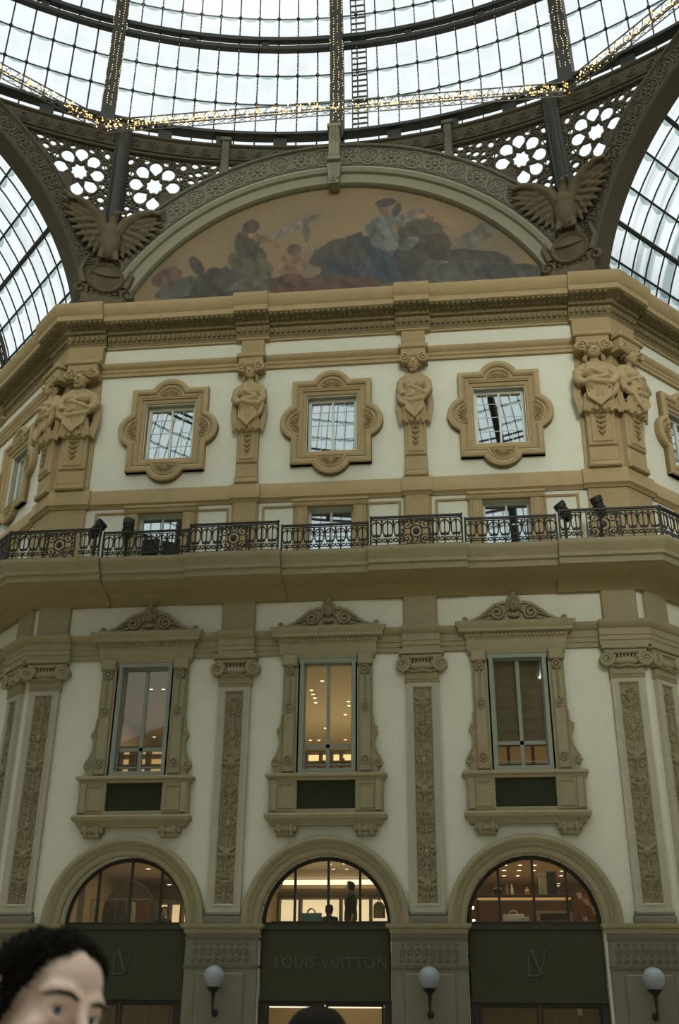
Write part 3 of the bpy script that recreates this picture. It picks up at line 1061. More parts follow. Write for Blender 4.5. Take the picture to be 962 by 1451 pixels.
    poly = [(-x, Z(z)) for x, z in edge] + [(x, Z(z)) for x, z in edge[::-1]] + [(1.3, Z(10.68)), (-1.3, Z(10.68))]
    pb = MB().prism(poly[::-1], -.12, .03)
    for s in (-1, 1):
        pb.tube([(s * x, -.15, Z(z)) for x, z in edge], .045, 7)
    ped = pb.build('pediment', M['stone_low'], t)
    for s in (-1, 1):
        b = MB()
        b.tube(spiral(s * .42, Z(10.95), .19, .03, 100, s * 1.7, 32, -.17), [.042] * 33, 7)
        b.tube([(s * .55, -.16, Z(10.80)), (s * .75, -.16, Z(10.78)), (s * .95, -.16, Z(10.75)), (s * 1.1, -.16, Z(10.74))], .035, 6)
        for k in range(5):
            b.ball((s * (.62 + k * .10), -.15, Z(10.92 - k * .035)), (.075, .04, .03), 8, 5, Matrix.Rotation(s * (.5 + .1 * k), 3, 'Y'))
        b.tube(spiral(s * 1.24, Z(10.80), .07, .015, -90, s * -1.3, 16, -.15), .028, 6)
        b.build('scroll', M['relief'], ped)
    b = MB()
    b.ball((0, -.22, Z(11.13)), (.12, .11, .16), 14, 10)
    b.tube([(0, -.33, Z(11.18)), (0, -.35, Z(11.10))], [.015, .025], 6)
    b.ball((0, -.31, Z(11.04)), (.04, .03, .015), 8, 5)
    for s in (-1, 1):
        b.ball((s * .05, -.32, Z(11.18)), (.025, .015, .012), 6, 4)
        b.ball((s * .14, -.17, Z(11.12)), (.05, .07, .12), 8, 6)
        b.ball((s * .2, -.15, Z(11.0)), (.10, .05, .04), 8, 6, Matrix.Rotation(s * .6, 3, 'Y'))
    for k in range(7):
        a = R(30 + 20 * k)
        b.ball((.15 * cos(a), -.17, Z(11.18) + .19 * sin(a)), (.055, .05, .075), 8, 6)
    b.ball((0, -.2, Z(11.42)), (.06, .05, .08), 8, 6)
    b.ball((0, -.18, Z(10.88)), (.16, .06, .07), 10, 6)
    b.build('carved_head', M['relief'], ped)
    # casement
    b = MB().ring(rect(-.66, .66, Z(7.08), Z(9.86)), [(-.06, .00), (-.06, .10), (.00, .12), (.08, .12), (.08, 0)], closed=True)
    b.build('outer_frame', M['frame'], t)
    b = MB().ring(rect(-.62, .62, Z(7.10), Z(9.82)), [(-.05, -.16), (-.05, -.10), (.02, -.08), (.02, -.16)], closed=True)
    b.box(-.045, .045, .08, .15, Z(7.10), Z(9.82))
    b.box(-.60, .60, .08, .15, Z(7.67), Z(7.76))
    b.box(-.60, .60, .10, .13, Z(7.26), Z(7.29))
    b.build('casement', M['frame'], t)
    MB().box(-.61, .61, .118, .122, Z(7.08), Z(9.84)).build('pane', M['pane_tall'], t)
    if blind:
        b = MB()
        def bl(u, v):
            z = Z(7.80) + v * 2.0
            return (-.60 + 1.2 * u, .24 + .035 * abs(sin(v * PI * 7)), z)
        b.grid(bl, 6, 98)
        b.box(-.60, .60, .22, .28, Z(9.78), Z(9.86))
        b.build('roman_blind', M['blind'], t)
    return t
M['blind'] = mat('brown_blind', (.19, .155, .09), .9, var=.2, vscale=5)
window_tall('left tall window with carved pediment, sky mirrored in its upper panes', T((-BAY, 0, 5.62)))
window_tall('middle tall window with carved pediment, brightest lit room behind', T((0, 0, 5.62)))
window_tall('right tall window with carved pediment, brown folded blind drawn', T((BAY, 0, 5.62)), True)
window_tall('tall window on the slanting wall at far left, mostly cut off', LEFT @ T((BAY, 0, 5.62)))
window_tall('tall window on the slanting wall at far right, mostly cut off', RIGHT @ T((-BAY, 0, 5.62)), True)

# ---------------------------------------------------------------- giant pilasters with carved shafts
def candelabra(b, x0, z0, z1, w, y, seed=1):
    """carved upright ornament: vases, scrolls, leaves and masks on a stem"""
    rnd = random.Random(seed)
    b.tube([(x0, y, z0), (x0, y, z1)], .03, 6)
    n = max(1, int((z1 - z0) / .62))
    st = (z1 - z0) / n
    for k in range(n):
        z = z0 + (k + .5) * st
        kind = (k + seed) % 3
        if kind == 0:
            for s in (-1, 1):
                b.tube(spiral(x0 + s * w * .50, z + .08, .12, .02, 90, s * 1.6, 22, y), .026, 5)
                b.tube(spiral(x0 + s * w * .55, z - .17, .09, .02, -90, -s * 1.5, 18, y), .022, 5)
                b.tube([(x0, y, z - .28), (x0 + s * w * .4, y, z - .05), (x0 + s * w * .85, y, z + .1), (x0 + s * w * .7, y, z + .26)], [.03, .03, .025, .012], 5)
            b.ball((x0, y - .02, z), (.07, .05, .10), 8, 6)
        elif kind == 1:
            b.lathe([(.02, -.2), (.07, -.17), (.03, -.1), (.12, .02), (.14, .10), (.05, .14), (.09, .2), (.02, .24)], 10, (x0, y + .03, z))
            for s in (-1, 1):
                b.tube([(x0 + s * .1, y, z + .1), (x0 + s * .2, y, z + .12), (x0 + s * .2, y, z - .02), (x0 + s * .1, y, z - .05)], .018, 5)
                for q in range(3):
                    b.ball((x0 + s * w * (.45 + .2 * q), y, z - .2 + .1 * q), (.07, .035, .028), 7, 4, Matrix.Rotation(-s * (.5 + .3 * q), 3, 'Y'))
        else:
            b.ball((x0, y - .01, z + .02), (.10, .07, .13), 10, 7)
            b.ball((x0, y - .07, z), (.025, .03, .045), 6, 5)
            for s in (-1, 1):
                b.ball((x0 + s * w * .55, y, z + .12), (.13, .035, .05), 8, 5, Matrix.Rotation(-s * .6, 3, 'Y'))
                b.ball((x0 + s * w * .55, y, z + .0), (.13, .035, .04), 8, 5, Matrix.Rotation(-s * .2, 3, 'Y'))
                b.tube([(x0 + s * .05, y, z - .12), (x0 + s * w * .4, y, z - .22), (x0 + s * w * .8, y, z - .16), (x0 + s * w * .85, y, z - .02)], [.03, .03, .022, .01], 5)
        for q in range(26):
            b.ball((x0 + rnd.uniform(-w, w) * .98, y + .02, z0 + k * st + rnd.uniform(0, st)), (.055, .035, .03), 6, 4, Matrix.Rotation(rnd.uniform(0, PI), 3, 'Y'))

def pilaster(label, Mx, seed=1, group='giant carved pilasters of the first floor', drop=1):
    """origin on the wall plane at the foot (z 3.64); top of the block at 11.5"""
    t = thing('carved_pilaster', label, 'pilaster', Mx, group)
    Z = lambda z: z - 3.64
    b = MB()
    b.bevbox(-.46, .46, -.17, .02, 0, .16, .02)
    b.bevbox(-.43, .43, -.14, .02, .16, .26, .03)
    b.build('plinth', M['pier'], t)
    b = MB().prism(rect(-.40, .40, .22, Z(9.28)), -.12, .02, [rect(-.25, .25, .40, Z(9.12))])
    b.box(-.27, .27, -.065, .0, .38, Z(9.14))
    b.ring(rect(-.25, .25, .40, Z(9.12)), [(-.035, .05), (-.035, .10), (-.01, .135), (.025, .135), (.025, .1)], closed=True)
    b.build('shaft', M['shaft'], t)
    b = MB()
    b.box(-.252, .252, -.072, -.03, .39, Z(9.13))
    candelabra(b, 0, .46, Z(9.05), .22, -.085, seed)
    b.build('carved_panel', M['relief'], t)
    # Ionic capital
    b = MB()
    b.plan([(-.40, .03), (-.40, -.12), (.40, -.12), (.40, .03)], [(-.1, Z(9.20)), (.0, Z(9.20)), (.03, Z(9.24)), (.0, Z(9.28)), (-.1, Z(9.28))])
    b.bevbox(-.42, .42, -.16, .02, Z(9.26), Z(9.56), .05)
    b.ball((0, -.12, Z(9.62)), (.38, .15, .12), 20, 8)
    b.bevbox(-.52, .52, -.22, .02, Z(9.80), Z(9.92), .04)
    b.bevbox(-.56, .56, -.26, .02, Z(9.92), Z(10.03), .02)
    cap = b.build('capital', M['stone_low'], t)
    for s in (-1, 1):
        b = MB()
        b.tube(spiral(s * .47, Z(9.66), .185, .02, 90, s * 2.2, 40, -.24), [.05 - .025 * i / 40 for i in range(41)], 7)
        b.lathe([(0, 0), (.17, 0), (.17, .20), (0, .21)], 18, (s * .47, 0, Z(9.66)), 'y')
        b.ball((s * .47, -.25, Z(9.66)), .045, 8, 6)
        b.build('volute', M['stone_low'], cap)
    b = MB()
    for k in range(9):
        x = -.34 + k * .085
        b.ball((x, -.20, Z(9.72)), (.034, .05, .065), 7, 5)
    b.tube([(-.42, -.22, Z(9.52)), (-.2, -.24, Z(9.46)), (0, -.25, Z(9.50)), (.2, -.24, Z(9.46)), (.42, -.22, Z(9.52))], .03, 6)
    b.build('egg_moulding', M['relief'], cap)
    b = MB().bevbox(-.43, .43, -.13, .02, Z(10.60), Z(11.52), .03)
    b.build('attic_block', M['stone_low'], t)
    return t
p0 = pilaster('left carved pilaster rising between the left and middle shop arches', T((-BAY / 2, 0, 3.64)), 1)
pilaster('right carved pilaster rising between the middle and right shop arches', T((BAY / 2, 0, 3.64)), 2)
dup(p0, T((-7.32, 0, 3.64)), 'corner pilaster at the left edge of the front wall, beside the left shop arch')
dup(p0, LEFT @ T((7.32, 0, 3.64)), 'pilaster on the slanting left wall, just round the left corner')
dup(p0, T((7.32, 0, 3.64)), 'corner pilaster at the right edge of the front wall, beside the right shop arch')
dup(p0, RIGHT @ T((-7.32, 0, 3.64)), 'pilaster on the slanting right wall, just round the right corner')
dup(p0, LEFT @ T((2.35, 0, 3.64)), 'farther pilaster on the slanting left wall, at the left edge of the photo')

# ---------------------------------------------------------------- shop arches
def archivolt(label, Mx):
    t = thing('stone_archivolt', label, 'arch', Mx, 'stone arch surrounds over the shop fronts')
    pa = arc(0, 0, AR, 0, 180, 48)
    b = MB().ring(pa, [(0, -.30), (0, .10), (.04, .13), (.14, .13), (.16, .16), (.25, .16), (.27, .19), (.34, .22), (.41, .20), (.43, .16), (.43, -.02), (.05, -.30)])
    b.build('arch_moulding', M['stone_low'], t)
    b = MB().ring(arc(0, 0, AR + .20, 2, 178, 60), [(-.02, .15), (-.02, .175), (.02, .175), (.02, .15)])
    b.build('bead_moulding', M['relief'], t)
    return t
k0 = archivolt('left stone arch surround over the left shop window', T((-BAY - .02, 0, SPR)))
dup(k0, T((0, 0, SPR)), 'middle stone arch surround over the middle shop window')
dup(k0, T((BAY, 0, SPR)), 'right stone arch surround over the right shop window')
dup(k0, LEFT @ T((BAY, 0, SPR)), 'stone arch surround on the slanting wall at far left')
dup(k0, RIGHT @ T((-BAY, 0, SPR)), 'stone arch surround on the slanting wall at far right')

def arch_window(label, Mx):
    t = thing('arched_shop_window', label, 'window', Mx, 'arched windows over the shop fascias')
    b = MB().ring([(AR, 0)] + arc(0, 0, AR, 0, 180, 40) + [(-AR, 0)], [(-.09, -.30), (-.09, -.24), (.0, -.24), (.0, -.30)])
    b.box(-AR, AR, .24, .30, 0, .06)
    b.build('frame', M['dark_frame'], t)
    for x in (-.74, 0.04, .78):
        MB().box(x - .028, x + .028, .235, .30, .03, sqrt(AR * AR - x * x) - .02).build('mullion', M['dark_frame'], t)
    poly = arc(0, 0, AR - .02, 0, 180, 40)
    MB().prism(poly, .268, .272).build('pane', M['pane_clear'], t)
    return t
w0 = arch_window('left arched shop window, dim brown shop with clothes rail inside', T((-BAY - .02, 0, SPR)))
dup(w0, T((0, 0, SPR)), 'middle arched shop window, brightest one with white cove ceiling')
dup(w0, T((BAY, 0, SPR)), 'right arched shop window with white handbag on display')
dup(w0, LEFT @ T((BAY, 0, SPR)), 'arched shop window on the slanting wall at far left')
dup(w0, RIGHT @ T((-BAY, 0, SPR)), 'arched shop window on the slanting wall at far right')

# ---------------------------------------------------------------- piers
M['pier_relief'] = mat('pier_relief_stone', (.13, .12, .075), .85, var=.3, vscale=8, bump=.5)
def pier(label, Mx, hw=.84, group='stone piers between the shop fronts'):
    t = thing('stone_pier', label, 'pier', Mx, group)
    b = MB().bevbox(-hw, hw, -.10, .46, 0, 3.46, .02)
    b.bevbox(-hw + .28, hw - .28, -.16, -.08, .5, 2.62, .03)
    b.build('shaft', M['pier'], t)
    b = MB().box(-hw - .015, hw + .015, -.12, .44, 2.72, 2.78)
    b.box(-hw - .01, hw + .01, -.115, .44, 3.30, 3.36)
    for k in range(int(hw / .17)):
        for s in (-1, 1):
            x = s * (.085 + .17 * k)
            b.tube(spiral(x, 3.06, .085, .015, 90, s * 1.5, 16, -.10), .016, 5)
            for q in range(3):
                g = R(60 + 60 * q)
                b.ball((x + .05 * cos(g), -.10, 2.86 + .05 * sin(g)), (.05, .02, .02), 6, 4, Matrix.Rotation(-g, 3, 'Y'))
            b.tube([(x, -.10, 2.82), (x + s * .05, -.10, 2.95), (x, -.10, 3.0)], .014, 5)
            b.ball((x, -.10, 3.22), (.05, .02, .035), 6, 4)
    b.build('carved_frieze', M['pier_relief'], t)
    b = MB().plan([(-hw, .40), (-hw, -.10), (hw, -.10), (hw, .40)], [(-.1, 3.44), (.02, 3.44), (.04, 3.48), (.04, 3.53), (.10, 3.56), (.12, 3.62), (.12, 3.645), (-.1, 3.66)])
    b.build('cornice', M['stone_low'], t)
    b = MB().plan([(-hw, .40), (-hw, -.10), (hw, -.10), (hw, .40)], [(-.1, 0), (.06, 0), (.06, .32), (.02, .38), (-.1, .38)])
    b.build('plinth', M['pier'], t)
    return t
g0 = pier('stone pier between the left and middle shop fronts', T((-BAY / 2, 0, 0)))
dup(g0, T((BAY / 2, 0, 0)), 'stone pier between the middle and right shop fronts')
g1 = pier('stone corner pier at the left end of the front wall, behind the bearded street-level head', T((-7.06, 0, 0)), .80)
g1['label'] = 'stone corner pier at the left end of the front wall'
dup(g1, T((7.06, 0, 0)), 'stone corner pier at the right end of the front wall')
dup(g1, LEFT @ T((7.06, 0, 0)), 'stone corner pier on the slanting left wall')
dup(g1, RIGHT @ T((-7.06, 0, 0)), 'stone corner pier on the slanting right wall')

# ---------------------------------------------------------------- globe lamps
def globe_lamp(label, Mx):
    t = thing('globe_lamp', label, 'lamp', Mx, 'white globe lamps on the piers')
    MB().ball((0, -.42, .62), .235, 28, 18).build('globe', M['globe'], t)
    b = MB().lathe([(.02, .22), (.035, .30), (.06, .35), (.11, .40), (.12, .42), (.05, .42)], 14, (0, -.42, 0))
    for k in range(8):
        a = 2 * PI * k / 8
        b.tube([(.03 * cos(a), -.42 + .03 * sin(a), .30), (.09 * cos(a), -.42 + .09 * sin(a), .36), (.15 * cos(a), -.42 + .15 * sin(a), .42)], [.016, .02, .01], 5)
    b.build('leaf_cup', M['iron'], t)
    b = MB().tube([(0, -.42, .30), (0, -.42, .12), (0, -.41, -.02), (0, -.34, -.10), (0, -.2, -.12), (0, -.1, -.10)], [.045, .032, .022, .02, .02, .02], 8)
    b.lathe([(0, .0), (.07, .0), (.08, .03), (.04, .05), (0, .05)], 12, (0, -.10, -.10), 'y')
    b.build('bracket', M['iron'], t)
    return t
l0 = globe_lamp('white globe lamp on the pier left of the middle shop front', T((-BAY / 2 - .04, -.06, 1.90)))
dup(l0, T((BAY / 2, -.06, 1.90)), 'white globe lamp on the pier right of the middle shop front')
dup(l0, T((7.08, -.06, 1.90)), 'white globe lamp on the right corner pier, rightmost in the photo')

# ---------------------------------------------------------------- shop fascias with lettering, shop doors
def text(parent, body, size, x, y, z, name='lettering', m=None, align='CENTER'):
    cu = bpy.data.curves.new(name, 'FONT')
    cu.body = body
    cu.size = size
    cu.align_x = align
    cu.extrude = .012
    cu.space_character = 1.12
    o = bpy.data.objects.new(name, cu)
    C.objects.link(o)
    bpy.context.view_layer.update()
    dg = bpy.context.evaluated_depsgraph_get()
    me = bpy.data.meshes.new_from_object(o.evaluated_get(dg))
    bpy.data.objects.remove(o)
    me.materials.clear()
    me.materials.append(m or M['letter'])
    r = bpy.data.objects.new(name, me)
    C.objects.link(r)
    r.parent = parent
    r.matrix_local = T((x, y, z)) @ Matrix.Rotation(R(90), 4, 'X')
    return r

def fascia(label, Mx, word):
    t = thing('shop_fascia', label, 'sign', Mx, 'dark fascias of the shop fronts')
    b = MB().bevbox(-1.47, 1.47, .14, .30, 0, 1.54, .03)
    b.box(-1.47, 1.47, .10, .30, 1.46, 1.56)
    b.box(-1.47, 1.47, .11, .30, -.02, .05)
    b.build('panel', M['sign'], t)
    if word:
        text(t, word, .318, .12, .135, .66)
    else:                         # interlaced L and V
        b = MB()
        b.box(-.20, -.165, .115, .14, .52, .92)
        b.box(-.23, -.135, .115, .14, .90, .925)
        b.box(-.23, .10, .115, .14, .50, .53)
        b.prism([(.085, .60), (.10, .60), (.10, .50), (.05, .50), (.05, .53)], .115, .14)
        for p in ([(-.12, 1.02), (-.07, 1.02), (.07, .62), (.05, .56)], [(.20, 1.02), (.225, 1.02), (.075, .56), (.05, .56)]):
            b.prism(p, .115, .14)
        b.box(-.15, -.03, .115, .14, 1.015, 1.04)
        b.box(.16, .26, .115, .14, 1.015, 1.04)
        b.build('monogram', M['letter'], t)
    return t
fascia('middle dark shop fascia with the long name in dull letters', T((0, 0, 2.08)), 'LOUIS VUITTON')
fascia('left dark shop fascia with a small interlaced monogram', T((-BAY, 0, 2.08)), None)
fascia('right dark shop fascia with a small interlaced monogram', T((BAY, 0, 2.08)), None)

def shop_door(label, Mx):
    t = thing('shop_entrance', label, 'door', Mx, 'glazed shop entrances under the fascias')
    b = MB()
    b.box(-1.48, -1.32, .16, .30, 0, 2.07)
    b.box(1.32, 1.48, .16, .30, 0, 2.07)
    b.box(-1.48, 1.48, .17, .29, 2.0, 2.08)
    b.box(-1.40, 1.40, .17, .29, 0, .12)
    b.build('frame', M['dark_frame'], t)
    for s in (-1, 1):
        d = MB().ring(rect(min(s * .02, s * 1.31), max(s * .02, s * 1.31), .12, 2.0), [(-.05, -.26), (-.05, -.21), (0, -.21), (0, -.26)], closed=True).build('door_leaf', M['dark_frame'], t)
        MB().tube([(s * .10, .17, .85), (s * .10, .14, .9), (s * .10, .14, 1.4), (s * .10, .17, 1.45)], .015, 8).build('handle', M['frame'], d)
    MB().box(-1.30, 1.30, .232, .238, .1, 2.0).build('pane', M['pane_clear'], t)
    return t
d0 = shop_door('middle glazed shop entrance under the lettered fascia', T((0, 0, 0)))
dup(d0, T((-BAY, 0, 0)), 'left glazed shop entrance beside the foreground face')
dup(d0, T((BAY, 0, 0)), 'right glazed shop entrance, brown wall inside')
# ---------------------------------------------------------------- lunette: picture and carved arch
def lunette_mosaic():
    """a generic group of draped figures under a tan sky, laid in small stones"""
    W, H = 300, 150
    r = 7.12
    zb = 20.95
    b = MB()
    cols = []
    def ell(x, z, cx, cz, a, c, rot=0.0):
        dx, dz = x - cx, z - cz
        u = dx * cos(rot) + dz * sin(rot)
        v = -dx * sin(rot) + dz * cos(rot)
        return (u / a) ** 2 + (v / c) ** 2
    sky1, sky2 = rgb('8d7650'), rgb('76694c')
    dark, brown, blue, pale, rust, grey = rgb('3b382e'), rgb('443826'), rgb('303d45'), rgb('66675e'), rgb('543a28'), rgb('4a4a40')
    skin = rgb('7d6247')
    shapes = [  # painted back to front: (cx, cz, a, c, rot, colour)
        (1.9, 23.9, 1.0, .25, .5, rgb('686456')), (-1.2, 24.1, .9, .14, .5, rgb('6f6a5c')), (-.9, 23.9, .1, .5, .1, rgb('5e5240')), (4.2, 23.1, 1.5, .30, .6, rgb('625d4d')),
        (-4.6, 21.9, .9, .45, .1, grey), (-5.2, 22.4, .5, .35, .4, rgb('604b3a')), (-3.6, 21.9, .8, .75, -.3, dark), (-4.3, 22.75, .18, .45, .5, dark),
        (-2.6, 22.6, .62, 1.0, .25, rgb('4f4c33')), (-2.75, 23.5, .42, .55, .1, brown), (-2.65, 24.18, .27, .27, 0, brown), (-2.2, 23.6, .6, .16, -.5, skin),
        (-2.4, 21.7, .9, .5, 0, rgb('5d5545')), (-1.3, 22.5, .42, .55, .2, skin), (-1.25, 23.15, .22, .24, 0, rgb('5c4a35')), (-1.4, 21.8, .6, .45, 0, rust),
        (1.1, 22.3, 1.5, 1.0, .1, blue), (.3, 22.9, 1.0, .6, .3, dark), (1.0, 23.35, .7, .35, .2, dark), (2.0, 21.9, .8, .8, 0, blue), (-.2, 21.7, 1.6, .35, 0, rust),
        (1.75, 23.55, .55, .75, -.3, pale), (1.35, 23.95, .62, .24, .75, pale), (1.62, 24.55, .27, .3, 0, skin), (1.6, 24.78, .32, .16, .1, dark), (1.95, 24.45, .12, .3, -.3, dark),
        (2.9, 24.0, .5, .14, -.5, skin), (2.2, 23.75, .55, .12, .3, skin), (1.3, 22.6, .16, .8, .5, rgb('283237')), (.2, 22.3, .18, .7, 1.0, rgb('27302f')), (2.65, 23.4, .68, .62, 0, rgb('45402f')), (2.55, 22.5, .72, .9, 0, dark), (3.15, 22.9, .4, .55, -.2, brown), (3.0, 21.9, .42, .5, 0, grey), (2.3, 23.1, .35, .2, .6, pale),
        (4.3, 22.35, 1.1, .34, -.18, dark), (4.0, 21.9, 1.5, .4, 0, grey), (5.4, 21.7, 1.2, .35, -.1, rgb('3a3c34')), (6.0, 21.5, .8, .3, 0, grey),
        (0, 21.15, 7.5, .35, 0, rgb('403e30')), (2.5, 21.5, 1.2, .2, 0, rgb('55513f')), (-3.8, 21.45, 1.4, .25, .05, rgb('37372b'))]
    rnd = random.Random(5)
    for i in range(W + 1):
        x = -6.7 + 13.4 * i / W
        top = ROCK + sqrt(max(0, r * r - x * x))
        for j in range(H + 1):
            z = zb + max(.0, top - zb) * j / H
            b.v.append((x, 0.0, z))
            nv = noise.noise(Vector((x * .55, z * .9, 3.0)))
            t = min(1, max(0, .5 + .8 * nv))
            c = [sky1[k] * (1 - t) + sky2[k] * t for k in range(3)]
            wob = .42 * noise.noise(Vector((x * 2.2, z * 2.2, 9.0))) + .22 * noise.noise(Vector((x * 5.5, z * 5.5, 2.0)))
            for s in shapes:
                q = ell(x, z, *s[:5]) + wob * min(1, min(s[2], s[3]) / .55)
                if q < 1.10:
                    m = min(1, (1.10 - q) / .16) * .95
                    f = 1 + .75 * noise.noise(Vector((x * 4.5 + z * 2, z * 2.2 - x, s[0]))) + .3 * noise.noise(Vector((x * 11, z * 7, s[1])))
                    c = [c[k] * (1 - m) + s[5][k] * f * m for k in range(3)]
            g = 1 + rnd.uniform(-.10, .10)
            cols.append((max(0, c[0] * g), max(0, c[1] * g), max(0, c[2] * g), 1))
    for i in range(W):
        for j in range(H):
            a = i * (H + 1) + j
            b.f.append((a, a + H + 1, a + H + 2, a + 1))
    m = bpy.data.materials.new('mosaic')
    m.use_nodes = True
    t = m.node_tree
    at = t.nodes.new('ShaderNodeAttribute')
    at.attribute_name = 'stones'
    bs = t.nodes['Principled BSDF']
    bs.inputs['Roughness'].default_value = .7
    hs = t.nodes.new('ShaderNodeHueSaturation')
    hs.inputs['Value'].default_value = .66
    t.links.new(at.outputs['Color'], hs.inputs['Color'])
    t.links.new(hs.outputs[0], bs.inputs['Base Color'])
    me = bpy.data.meshes.new('lunette_mosaic')
    me.from_pydata(b.v, [], b.f)
    me.materials.append(m)
    ca = me.color_attributes.new('stones', 'FLOAT_COLOR', 'POINT')
    ca.data.foreach_set('color', [k for c in cols for k in c])
    o = bpy.data.objects.new('lunette_mosaic', me)
    C.objects.link(o)
    o.location = (0, .04, 0)
    tag(o, 'half-round mosaic of draped figures on a tan sky, under the carved arch', 'mosaic')
lunette_mosaic()

def rosette_band(b, cx, cz, r, a0, a1, step, w, y, th=.020):
    n = int(abs(R(a1 - a0)) * r / step)
    for k in range(n):
        a = R(a0 + (a1 - a0) * (k + .5) / n)
        x, z = cx + r * cos(a), cz + r * sin(a)
        b.tube([(x + w * .98 * cos(R(q)), y, z + w * .98 * sin(R(q))) for q in range(0, 360, 20)], th, 5, closed=True)
        if k % 2 == 0:
            b.tube([(x + w * .42 * cos(R(q)), y, z + w * .42 * sin(R(q))) for q in range(0, 360, 36)], th, 5, closed=True)
            for q in range(8):
                g = R(45 * q)
                b.ball((x + w * .62 * cos(g), y, z + w * .62 * sin(g)), (w * .22, .03, w * .09), 6, 4, Matrix.Rotation(-g, 3, 'Y'))
            b.ball((x, y - .02, z), w * .16, 6, 4)
        else:
            for s in (-1, 1):
                b.tube(spiral(x + s * w * .38 * cos(a), z + s * w * .38 * sin(a), w * .42, .03, math.degrees(a) + 90 * s, 1.4, 16, y), th, 5)
                b.ball((x - s * w * .55 * sin(a), y, z + s * w * .55 * cos(a)), (w * .2, .03, w * .1), 6, 4, Matrix.Rotation(-a, 3, 'Y'))
        a2 = R(a0 + (a1 - a0) * (k + 1) / n)
        for s in (-1, 1):
            xx, zz = cx + (r + s * w * .66) * cos(a2), cz + (r + s * w * .66) * sin(a2)
            b.tube(spiral(xx, zz, w * .26, .02, math.degrees(a2), s * 1.3, 12, y), th, 5)
            b.ball((xx, y, zz + .0), w * .08, 5, 4)

def lunette_arch():
    t = thing('carved_arch', 'great carved arch with rosettes framing the half-round mosaic', 'arch', T((0, 0, 20.9)))
    D = T((0, 0, -20.9))
    b = MB().ring(arc(0, ROCK, 7.05, 20.2, 159.8, 90), [(0, -.06), (0, .06), (.05, .15), (.11, .15), (.14, .10), (.42, .10), (.45, .20), (.56, .26), (.66, .22), (.68, .10), (.68, -.06)])
    b.build('inner_moulding', M['stone_light'], t, F=D)
    b = MB().ring(arc(0, ROCK, 7.72, 18.5, 161.5, 90), [(0, -.06), (0, .12), (.06, .19), (.12, .12), (.86, .12), (.90, .20), (.98, .20), (1.0, .10), (1.0, -.06)])
    b.build('ornament_band', M['bronze_light'], t, F=D)
    b = MB()
    rosette_band(b, 0, ROCK, 8.21, 24, 156, .72, .35, -.135)
    b.build('rosettes', M['stone_light'], t, F=D)
    b = MB().prism([(-.15, 25.35), (.15, 25.35), (.24, 26.3), (-.24, 26.3)], -.40, .02)
    b.tube(spiral(0, 25.52, .15, .03, 0, 1.6, 20, -.42), .035, 6)
    for x in (-.14, -.05, .05, .14):
        b.tube([(x, -.40, 26.2), (x * .8, -.42, 25.6)], .03, 5)
    kb = b.build('keystone', M['stone_light'], t, F=D)
    b = MB().bevbox(-.17, .17, -.5, .0, 26.25, 27.75, .03)
    for x in (-.10, 0, .10):
        b.box(x - .028, x + .028, -.53, -.49, 26.4, 27.6)
    b.bevbox(-.22, .22, -.55, .0, 26.2, 26.32, .02)
    b.bevbox(-.22, .22, -.55, .0, 27.6, 27.75, .02)
    b.build('fluted_bracket', M['stone_light'], t, F=D)
M['stone_light'] = mat('grey_carved_stone', (.205, .195, .135), .85, var=.2, vscale=5, bump=.3)
lunette_arch()

ARMZ, ARMR = 19.40, 7.85
def arm_arch(label, F):
    t = thing('arm_arch', label, 'arch', F @ T((0, 0, 20.9)))
    D = T((0, 0, -20.9))
    b = MB().ring(arc(0, ARMZ, ARMR, 11, 169, 90), [(0, -.55), (0, .12), (.05, .18), (.12, .18), (.16, .12), (.78, .12), (.82, .2), (.90, .2), (.92, .1), (.92, -.55)])
    b.build('ornament_band', M['bronze'], t, F=D)
    b = MB()
    rosette_band(b, 0, ARMZ, ARMR + .48, 14, 166, .66, .31, -.135)
    b.build('rosettes', M['bronze_light'], t, F=D)
arm_arch('dark carved arch at the mouth of the left arcade, cut by the left photo edge', SIDE_L)
arm_arch('dark carved arch at the mouth of the right arcade, cut by the right photo edge', SIDE_R)
arm_arch('carved arch of the arcade behind the camera on the left', side_frame(3))
arm_arch('carved arch of the arcade behind the camera on the right', side_frame(5))

# ---------------------------------------------------------------- pierced spandrel grilles
FZ0, FZ1 = 26.92, 27.70          # drum frieze
RD = 19.38                       # drum radius
def pend_fn(sgn, cz, r, ap):
    """point of a spandrel: it starts on the arch in the side's plane and leans back on to the round drum; ap = distance of the side from the middle"""
    def f(x, y, z):
        ph = math.atan2(x, ap)
        ro = ap / cos(ph)
        za = cz + sqrt(max(0.0, r * r - x * x))
        t = min(1, max(0, (z - za) / max(.05, FZ0 - za)))
        q = ro + (RD - ro) * t + y + .02
        return (sgn * q * sin(ph), q * cos(ph) - ap, z)
    return f

def circ(x, z, r, n=12, a0=0.0):
    return [(x + r * cos(a0 + 2 * PI * k / n), z + r * sin(a0 + 2 * PI * k / n)) for k in range(n)]

